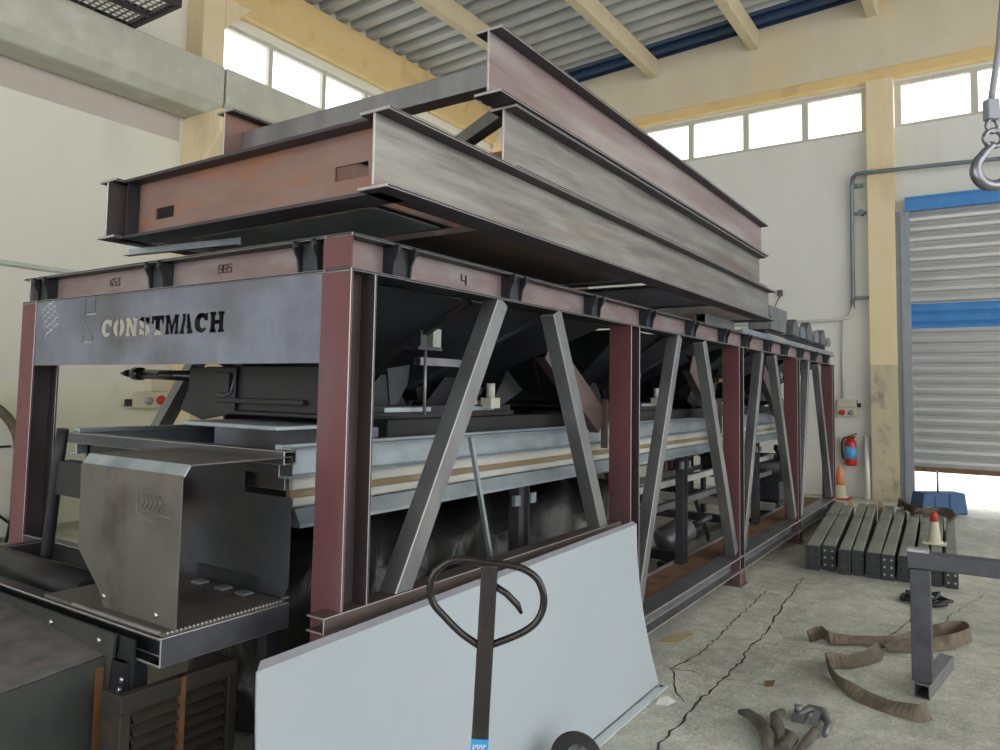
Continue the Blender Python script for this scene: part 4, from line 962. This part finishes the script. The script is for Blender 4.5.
for k, (x, y, l, lab) in enumerate([(9.72, 1.47, .12, 'pale wood wedge between the second and third box sections'), (9.9, 1.175, .12, 'pale wood wedge between the fourth and fifth box sections'), (9.7, .91, .12, 'pale wood wedge between the sixth and seventh box sections'), (9.85, .66, .1, 'pale wood wedge left of the cone')]):
    b = MB(); b.add([(x,y-.028,.0),(x,y+.028,.0),(x,y+.028,.26),(x,y-.028,.24),(x+.05,y-.028,.0),(x+.05,y+.028,.0),(x+.05,y+.028,.24),(x+.05,y-.028,.22)], [(0,1,2,3),(7,6,5,4),(0,4,5,1),(3,2,6,7),(0,3,7,4),(1,5,6,2)])
    tag(b.build('wood_wedge', 'wood', origin=(x, y, 0)), lab, 'wedge', 'wood wedges in the floor stack')
# strap thrown over the far ends
def ribbon(pts, w, ups, thick=.006, name='strap', m='strap', label=None, cat='strap', group=None):
    P = [V(p) for p in pts]; S = []; Un = []
    UU = [V(u).normalized() for u in ups]
    for i in range(len(P)-1):
        p0 = P[max(i-1,0)]; p1 = P[i]; p2 = P[i+1]; p3 = P[min(i+2,len(P)-1)]
        for k in range(5):
            tt = k/5; S.append(.5*((2*p1)+(p2-p0)*tt+(2*p0-5*p1+4*p2-p3)*tt*tt+(3*p1-p0-3*p2+p3)*tt**3)); Un.append(UU[i].lerp(UU[i+1], tt).normalized())
    S.append(P[-1]); Un.append(UU[-1]); n = len(S); vs = []
    for i, p in enumerate(S):
        d = (S[min(i+1,n-1)]-S[max(i-1,0)]).normalized(); u = (Un[i]-d*Un[i].dot(d)).normalized(); v = d.cross(u)
        vs += [p+u*w/2+v*thick/2, p+u*w/2-v*thick/2, p-u*w/2-v*thick/2, p-u*w/2+v*thick/2]
    zmin = min(q.z for q in vs)
    fs = []
    for i in range(n-1):
        for k in range(4): fs.append((4*i+k, 4*i+(k+1) % 4, 4*i+4+(k+1) % 4, 4*i+4+k))
    fs += [(3,2,1,0), (4*n-4, 4*n-3, 4*n-2, 4*n-1)]
    for q in vs: q.z = max(q.z, .002)
    b = MB(); b.add(vs, fs); o = b.build(name, m, origin=(S[0].x, S[0].y, 0)); return tag(o, label, cat, group)
Z = (0,0,1); F1 = (.2,1,.1)
ribbon([(9.9,.98,.265),(9.6,.86,.26),(9.3,.72,.26),(9.5,.56,.26),(9.3,.44,.262),(9.0,.40,.26)], .10, [(1,.3,.5),(1,.6,.4),(1,.2,.2),(1,.5,.5),(1,0,.3),(1,0,.1)], .02, 'lifting_sling', 'strap', 'dark sling thrown over the far ends of the box sections', 'strap')
# tangled chain or rags under the stand
def clump(name, label, cat, c, r, m, n=9, seed=1, parts=True):
    rnd = random.Random(seed); b = MB()
    for i in range(n):
        a0 = rnd.uniform(0, 6.28); p = []
        for k in range(6):
            a = a0+k*.7; q = r*rnd.uniform(.3, 1); p.append((c[0]+q*math.cos(a)*1.2, c[1]+q*math.sin(a), .014+rnd.uniform(0, .035)))
        b.tube(p, .012, 6)
    return tag(b.build(name, m, origin=(c[0], c[1], 0)), label, cat)
clump('chain_heap', 'small dark heap of chain on the floor at the ends of the box sections', 'chain', (6.35, .47, 0), .17, 'mill_dark', 9, 5)

# traffic cones
def cone(loc, s, label, low, q=.24):
    t = thing('traffic_cone', label, 'cone', loc); x, y, z = loc
    rq = .066-.026*(q-.03)/.21
    b = MB(); b.lathe([(.085*s,0),(.085*s,.03*s),(.066*s,.03*s),(rq*s,q*s)], loc, 20); b.build('cone_body', 'cream', t)
    b = MB(); b.lathe([(rq*s+.0005,q*s),(.028*s,.33*s),(.012*s,.345*s)], loc, 20); b.build('cone_tip', low, t)
    b = MB(); b.box(x-.11*s, x+.11*s, y-.11*s, y+.11*s, z, z+.018*s); b.build('cone_base', 'redplastic' if low == 'orange' else 'cream', t, bevel=.006)
cone((11.85, 1.93, 0), 1.35, 'faded orange and white traffic cone on the floor below the fire extinguisher', 'orange', .15)
cone((7.66, .485, BH+.004), .82, 'small cream cone with a red tip standing on the box sections', 'redplastic')

# blue crate by the shutter
bc = thing('blue_block', 'blue plastic barrier block on the floor inside the shutter door', 'barrier', (11.2, .52, 0))
b = MB(); b.add([(10.95,.83,0),(11.35,.33,0),(11.6,.5,0),(11.2,1.0,0),(10.98,.80,.27),(11.35,.36,.27),(11.56,.5,.27),(11.2,.95,.27)], [(3,2,1,0),(4,5,6,7),(0,1,5,4),(1,2,6,5),(2,3,7,6),(3,0,4,7)]); b.build('block', 'navy', bc, bevel=.02)
b = MB(); c0 = V(10.95,.83,0); c1 = V(11.35,.33,0)
for q in (.30, .62):
    p = c0.lerp(c1, q); b.obox(p+V(-.004,-.004,.02), p+V(.008,.01,.262), .012, .012, (1,0,0))
b.build('rib', 'navy', bc)
b = MB(); b.cyl((11.22,.66,.27),(11.22,.66,.55), .012, 8); b.build('post', 'guide', bc)

# ================================================================== T-STAND at right
ts = thing('trestle_stand', 'grey square-tube trestle stand on the floor at the right', 'trestle', (4.42, .34, 0))
b = MB(); b.htube((4.42, .345, .07), (4.42, .345, .625), (1,0,0), .09, .09, .006); b.build('leg', 'mill', ts, bevel=.006)
b = MB(); b.htube((4.34, .345, .035), (4.92, .265, .035), (0,0,1), .07, .07, .005); b.build('foot', 'tube', ts, bevel=.003)
b = MB(); b.htube((4.42, .40, .668), (4.44, -1.5, .668), (0,0,1), .08, .09, .006); b.build('top_beam', 'mill', ts, bevel=.006)
b = MB(); b.htube((4.43, -1.3, .07), (4.43, -1.3, .625), (1,0,0), .09, .09, .006); b.htube((4.2, -1.3, .035), (4.9, -1.3, .035), (0,0,1), .07, .07, .005); b.build('leg', 'mill', ts)
b = MB(); b.box(4.385, 4.46, .305, .40, .708, .722); b.build('pad', 'cut', ts)

# slings on the floor
ribbon([(4.90,.985,.03),(4.99,.93,.045),(4.93,.86,.04),(5.02,.74,.03),(5.08,.60,.03),(5.15,.50,.035),(5.42,.36,.05),(5.62,.22,.055),(5.48,.17,.055),(5.25,.27,.05),(5.10,.42,.04),(4.98,.58,.03)], .075,
       [(0,.3,1),(.2,.2,1),(.3,.6,.7),(.8,.6,.3),(.6,.5,.6),(.3,.4,.9),(.1,.2,1),(0,0,1),(.1,.2,1),(.2,.3,.9),(.5,.6,.5),(.9,.6,.2)], .008, 'lifting_sling', 'strap', 'brown webbing sling looped behind the trestle leg', 'strap')
ribbon([(4.93,.60,.02),(4.88,.60,.035),(4.78,.62,.03),(4.62,.70,.03),(4.50,.80,.045),(4.36,.77,.05),(4.22,.70,.035),(4.14,.60,.02),(4.08,.46,.02),(4.05,.34,.03),(4.10,.30,.03)], .085,
       [(.9,.3,.2),(.5,.3,.8),(.7,.6,.4),(.8,.5,.3),(.2,.3,1),(.1,.2,1),(.2,.5,.9),(.8,.6,.4),(.9,.4,.3),(.6,.2,.8),(.4,.2,.9)], .008, 'lifting_sling', 'strap', 'brown webbing sling curling across the floor in front of the trestle', 'strap')
# gloves and clamp
gl = thing('work_clamp', 'grey metal clamp with a dirty rag on the floor at the lower right', 'clamp', (3.6, .79, 0))
b = MB(); b.tube([(3.72,.80,.02),(3.80,.76,.035),(3.78,.70,.04),(3.68,.66,.03),(3.58,.66,.02)], [.016,.02,.022,.018,.012], 10); b.box(3.69,3.79,.765,.82,.0,.03); b.box(3.66,3.76,.70,.73,.02,.05); b.cyl((3.74,.80,.03),(3.74,.80,.06),.018,10); b.build('jaw', 'tube', gl)
b = MB(); b.tube([(3.60,1.03,.02),(3.57,.98,.035),(3.53,.93,.03),(3.46,.88,.03),(3.38,.85,.03),(3.30,.83,.02)], [.012,.022,.026,.03,.03,.02], 10)
b.tube([(3.70,.86,.03),(3.60,.87,.04),(3.50,.84,.05),(3.40,.79,.03)], [.014,.024,.028,.02], 10)
b.tube([(3.62,.70,.02),(3.53,.69,.045),(3.44,.70,.04),(3.37,.72,.02)], [.012,.018,.02,.015], 10); b.tube([(3.5,.80,.02),(3.42,.76,.04),(3.34,.77,.03)], [.02,.028,.02], 10)
b.build('rag', 'glove', gl)
# litter
b = MB(); b.plate([(4.36,1.72,.002),(4.40,1.62,.002),(4.62,1.60,.002),(4.64,1.66,.002),(4.50,1.72,.003)], .003); tag(b.build('card_scrap', 'cardboard', origin=(4.5, 1.66, 0)), 'flat tan card scrap on the floor beside the frame rail', 'litter')
b = MB(); b.add([(3.48,1.40,.002),(3.50,1.345,.002),(3.58,1.33,.002),(3.57,1.39,.002),(3.51,1.39,.028),(3.52,1.35,.016),(3.55,1.36,.03),(3.54,1.39,.012)], [(3,2,1,0),(0,1,5,4),(1,2,6,5),(2,3,7,6),(3,0,4,7),(4,5,6,7)]); tag(b.build('paper_scrap', 'paper', origin=(3.52, 1.38, 0)), 'crumpled white paper scrap by the corner of the white panel', 'litter')
b = MB(); b.plate([(4.02,1.02,.002),(4.06,.99,.002),(4.14,1.0,.002),(4.10,1.04,.002)], .004); tag(b.build('leaf_scrap', 'rust', origin=(4.08, 1.01, 0)), 'small brown scrap on the bare floor left of the slings', 'litter')

# ================================================================== WALL FITTINGS
fx = thing('fire_extinguisher', 'red fire extinguisher with a blue label hanging on the end wall', 'fire extinguisher', (12.05, 1.81, .46))
c = (12.06, 1.81, .47)
b = MB(); b.lathe([(.06,0),(.078,.012),(.082,.03),(.082,.33),(.07,.37),(.03,.395),(.028,.41)], c, 24); b.build('cylinder_body', 'red', fx)
b = MB(); b.lathe([(.0832,.10),(.0832,.28)], c, 24); b.build('label', 'labelblue', fx)
b = MB(); b.box(12.02, 12.09, 1.79, 1.83, .88, .91); b.obox((12.06,1.81,.91),(12.0,1.72,.945), .015, .03, (0,0,1)); b.obox((12.06,1.81,.90),(12.0,1.73,.90), .012, .02, (0,0,1)); b.build('valve_handle', 'rust', fx)
b = MB(); b.tube([(12.05,1.83,.89),(12.04,1.90,.87),(12.03,1.925,.80),(12.04,1.925,.65),(12.05,1.91,.56)], .013, 8); b.build('hose', 'rubber', fx)
b = MB(); b.box(12.13, 12.148, 1.77, 1.85, .5, .9); b.build('wall_bracket', 'mill_dark', fx)
def socket_box(label, loc, n, along):
    t = thing('socket_box', label, 'socket box', loc); x, y, z = loc
    b1, b2, rs, dk = MB(), MB(), MB(), MB()
    if along == 'y':
        b1.box(x, x+.10, y-.13, y+.13, z, z+.13); b2.box(x-.006, x+.10, y-.13, y+.13, z+.131, z+.25)
        rs.lathe([(.04,0),(.045,.02),(.03,.03)], (x, y+.065, z+.06), 16, 0, (-1,0,0)); dk.lathe([(.035,0),(.04,.02),(.02,.03)], (x, y-.06, z+.06), 16, 0, (-1,0,0))
    else:
        b1.box(x-.22, x+.22, y, y+.10, z, z+.19); b2.box(x-.02, x+.30, y-.01, y+.10, z+.19, z+.42)
        rs.lathe([(.05,0),(.055,.02),(.03,.03)], (x+.12, y, z+.09), 16, 0, (0,-1,0)); dk.lathe([(.04,0),(.045,.02),(.02,.03)], (x-.03, y, z+.08), 16, 0, (0,-1,0))
    b1.build('box', 'cream', t, bevel=.006); b2.build('cover', 'frame' if along == 'y' else 'cream', t, bevel=.006); rs.build('red_socket', 'redplastic', t); dk.build('grey_socket', 'guide', t)
    d = MB(); (d.box(x+.02, x+.08, y-.18, y-.131, z+.14, z+.20) if along == 'y' else d.box(x-.28, x-.22, y+.01, y+.07, z+.02, z+.10)); d.build('plug', 'rubber', t)
socket_box('cream twin socket box on the end wall above the fire extinguisher', (12.05, 1.85, 1.19), 2, 'y')
socket_box('cream socket box on the left wall seen under the name plate', (4.98, YW-.105, 1.22), 2, 'x')
def pipe(name, label, pts, r, m, cat='conduit'):
    b = MB(); b.tube(pts, r, 10); o = b.build(name, m, origin=pts[0]); return tag(o, label, cat)
xw_ = 12.10; xc_ = 11.955
pipe('conduit_pipe', 'dark grey conduit running over the column and down the end wall', [(xc_, -4.0, 4.60), (xc_, .17, 4.756), (xc_, 1.55, 4.80), (xc_, 1.66, 4.80), (12.03, 1.72, 4.77), (12.07, 1.745, 4.66), (xw_, 1.75, 3.0), (xw_, 1.76, 2.80)], .03, 'conduit')
pipe('conduit_pipe', 'pale conduit bend low on the end wall below the dark pipe', [(xw_, 1.755, 3.05), (xw_-.01, 1.76, 2.80), (xw_, 1.80, 2.68), (xw_, 1.92, 2.64), (xw_, 4.2, 2.60)], .022, 'pale')
pipe('conduit_pipe', 'thin pale conduit dropping to the socket box on the end wall', [(xw_+.02, 1.90, 2.63), (xw_+.02, 1.91, 1.46)], .018, 'pale')
b = MB(); b.box(12.06, 12.15, 1.60, 1.75, 4.63, 4.68); b.box(12.06, 12.15, 1.56, 1.75, 4.22, 4.25); b.box(12.06, 12.15, 1.54, 1.75, 2.94, 2.98); b.cyl((12.05,1.62,4.24),(12.15,1.62,4.24),.045,12)
tag(b.build('pipe_clip', 'conduit', origin=(12.1, 1.65, 3.6)), 'grey brackets holding the dark conduit beside the column', 'bracket')
b = MB(); b.box(12.08, 12.15, 2.77, 2.84, 3.05, 3.14); b.obox((12.12,2.80,3.08),(12.12,2.90,2.85), .012, .012, (1,0,0)); tag(b.build('wall_hook', 'mill', origin=(12.1, 2.8, 3.1)), 'small grey hook on the end wall behind the stacked beams', 'hook')
b = MB(); b.cyl((11.93,1.575,0), (12.10,1.60,.91), .035, 8); tag(b.build('white_pole', 'white', origin=(11.95, 1.58, 0)), 'short white pole leaning beside the end-wall column', 'pole')
pipe('cable_run', 'pale twisted cable run along the left wall beside the frame corner', [(-2, YW-.03, 2.72), (3.3, YW-.03, 2.70), (4.6, YW-.03, 2.69), (12, YW-.03, 2.66)], .025, 'cable', 'cable')
bpy.data.objects['cable_run'].location.y += 0
pipe('cable_run', 'thin dark cable on the left wall above the ledge', [(3.75, YW-.02, 5.42), (3.75, YW-.02, 6.4)], .035, 'wall_band', 'cable')

# mesh platform up at the left wall
mp_ = thing('mesh_platform', 'dark framed steel mesh platform hanging high by the left wall', 'mesh platform', (3.9, 7.4, 5.45))
gz = 5.45; gx0, gx1, gy0, gy1 = 2.9, 4.33, 6.95, 7.95
b = MB()
for (x0, x1, y0, y1) in ((gx0, gx1, gy1-.05, gy1), (gx0, gx1, gy0, gy0+.05), (gx0, gx0+.05, gy0+.05, gy1-.05), (gx1-.05, gx1, gy0+.05, gy1-.05)): b.box(x0, x1, y0, y1, gz-.04, gz+.05)
b.box(gx0+.05, gx1-.05, (gy0+gy1)/2-.03, (gy0+gy1)/2+.03, gz-.04, gz+.03)
b.build('platform_frame', 'flange', mp_, bevel=.004)
b = MB(); x = gx0+.09
while x < gx1-.06: b.box(x-.006, x+.006, gy0+.05, gy1-.05, gz-.006, gz+.012); x += .075
y = gy0+.10
while y < gy1-.06: b.box(gx0+.05, gx1-.05, y-.006, y+.006, gz-.012, gz-.006); y += .075
b.build('mesh', 'tube', mp_)
b = MB()
for x in (gx0+.2, gx1-.2): b.box(x-.03, x+.03, gy1, YW, gz-.03, gz+.03); b.obox((x, YW-.02, gz+.7), (x, gy0+.1, gz+.05), .02, .02, (1,0,0))
b.build('hanger', 'flange', mp_)

# arched white machine cover with dark rim at the far left
ac = thing('arched_machine', 'white arched machine cover with a dark rim standing by the left wall', 'machine', (3.1, 7.9, 0))
b = MB(); A = [(3.34, 0.0)]+[(3.34, .75)]
arc = [(2.85+.49*math.cos(math.radians(a)), .82+.50*math.sin(math.radians(a))) for a in range(0, 181, 10)]
out = [(3.34, .05)]+arc+[(2.36, .05)]
b.add([(x, 7.75, z) for x, z in out]+[(x, 8.25, z) for x, z in out], [list(range(len(out))), list(range(len(out), 2*len(out)))[::-1]]+[(i, i+1, len(out)+i+1, len(out)+i) for i in range(len(out)-1)]+[(len(out)-1, 0, len(out), 2*len(out)-1)])
b.build('cover', 'white', ac)
b = MB(); pts = [(x+(x-2.85)*.06, 7.74, z+.03) for x, z in out]; 
rimv = []; 
b.tube(pts, .045, 8); b.build('rim', 'strap', ac)
b = MB(); b.box(2.4, 3.3, 7.735, 7.75, .88, .90); b.obox((2.9,7.74,.55),(3.35,7.74,.15), .02, .02, (0,1,0)); b.cyl((3.30,7.72,0),(3.37,7.72,.5),.015,8); b.cyl((2.42,7.72,0),(2.40,7.72,.5),.015,8); b.build('bar', 'black', ac)

# crane hook on its webbing
hk = thing('crane_hook', 'steel crane hook hanging on a strap at the upper right', 'hook', (3.5, .04, 2.32))
C0 = V(3.545, -.010, 2.425); sR = V(.556, -.831, 0)
def hq(a, z): return C0+sR*a+V(0,0,z)
arcp = [hq(.052*math.cos(math.radians(a)), .052*math.sin(math.radians(a))) for a in range(60, 301, 15)]
pts = [hq(.003,.105), hq(-.002,.095), hq(-.012,.085), hq(-.030,.068)]+[hq(-.005+.066*math.cos(math.radians(a)), -.005+.066*math.sin(math.radians(a))) for a in range(130, 351, 15)]+[hq(.085,.015), hq(.09,.045)]
rr = [.013,.014,.015,.017]+[.018+.006*math.sin(math.pi*i/14) for i in range(15)]+[.012,.006]
b = MB(); b.tube(pts, rr, 12); b.build('hook_body', 'hook_steel', hk)
b = MB(); b.tube([hq(.005+.036*math.cos(a*math.pi/8), .125+.034*math.sin(a*math.pi/8)) for a in range(16)], .011, 10, closed=True); b.build('eye_ring', 'hook_steel', hk)
b = MB(); b.tube([hq(.002+.022*math.cos(a*math.pi/8), .178+.028*math.sin(a*math.pi/8)) for a in range(16)], .009, 8, closed=True); b.build('shackle', 'hook_steel', hk)
b = MB(); b.box(-.025, .025, -.02, .02, .20, .285)
rot = Matrix(((sR.x, -sR.y, 0), (sR.y, sR.x, 0), (0,0,1)))
b.v = [C0+rot@v for v in b.v]; b.build('ferrule', 'guide', hk, bevel=.006)
b = MB(); b.tube([hq(.0,.28), hq(.01,.34), hq(.04,.52), hq(.10, 1.1), hq(.40, 3.6), hq(.5, 4.7)], .012, 8); b.build('rope', 'guide', hk)
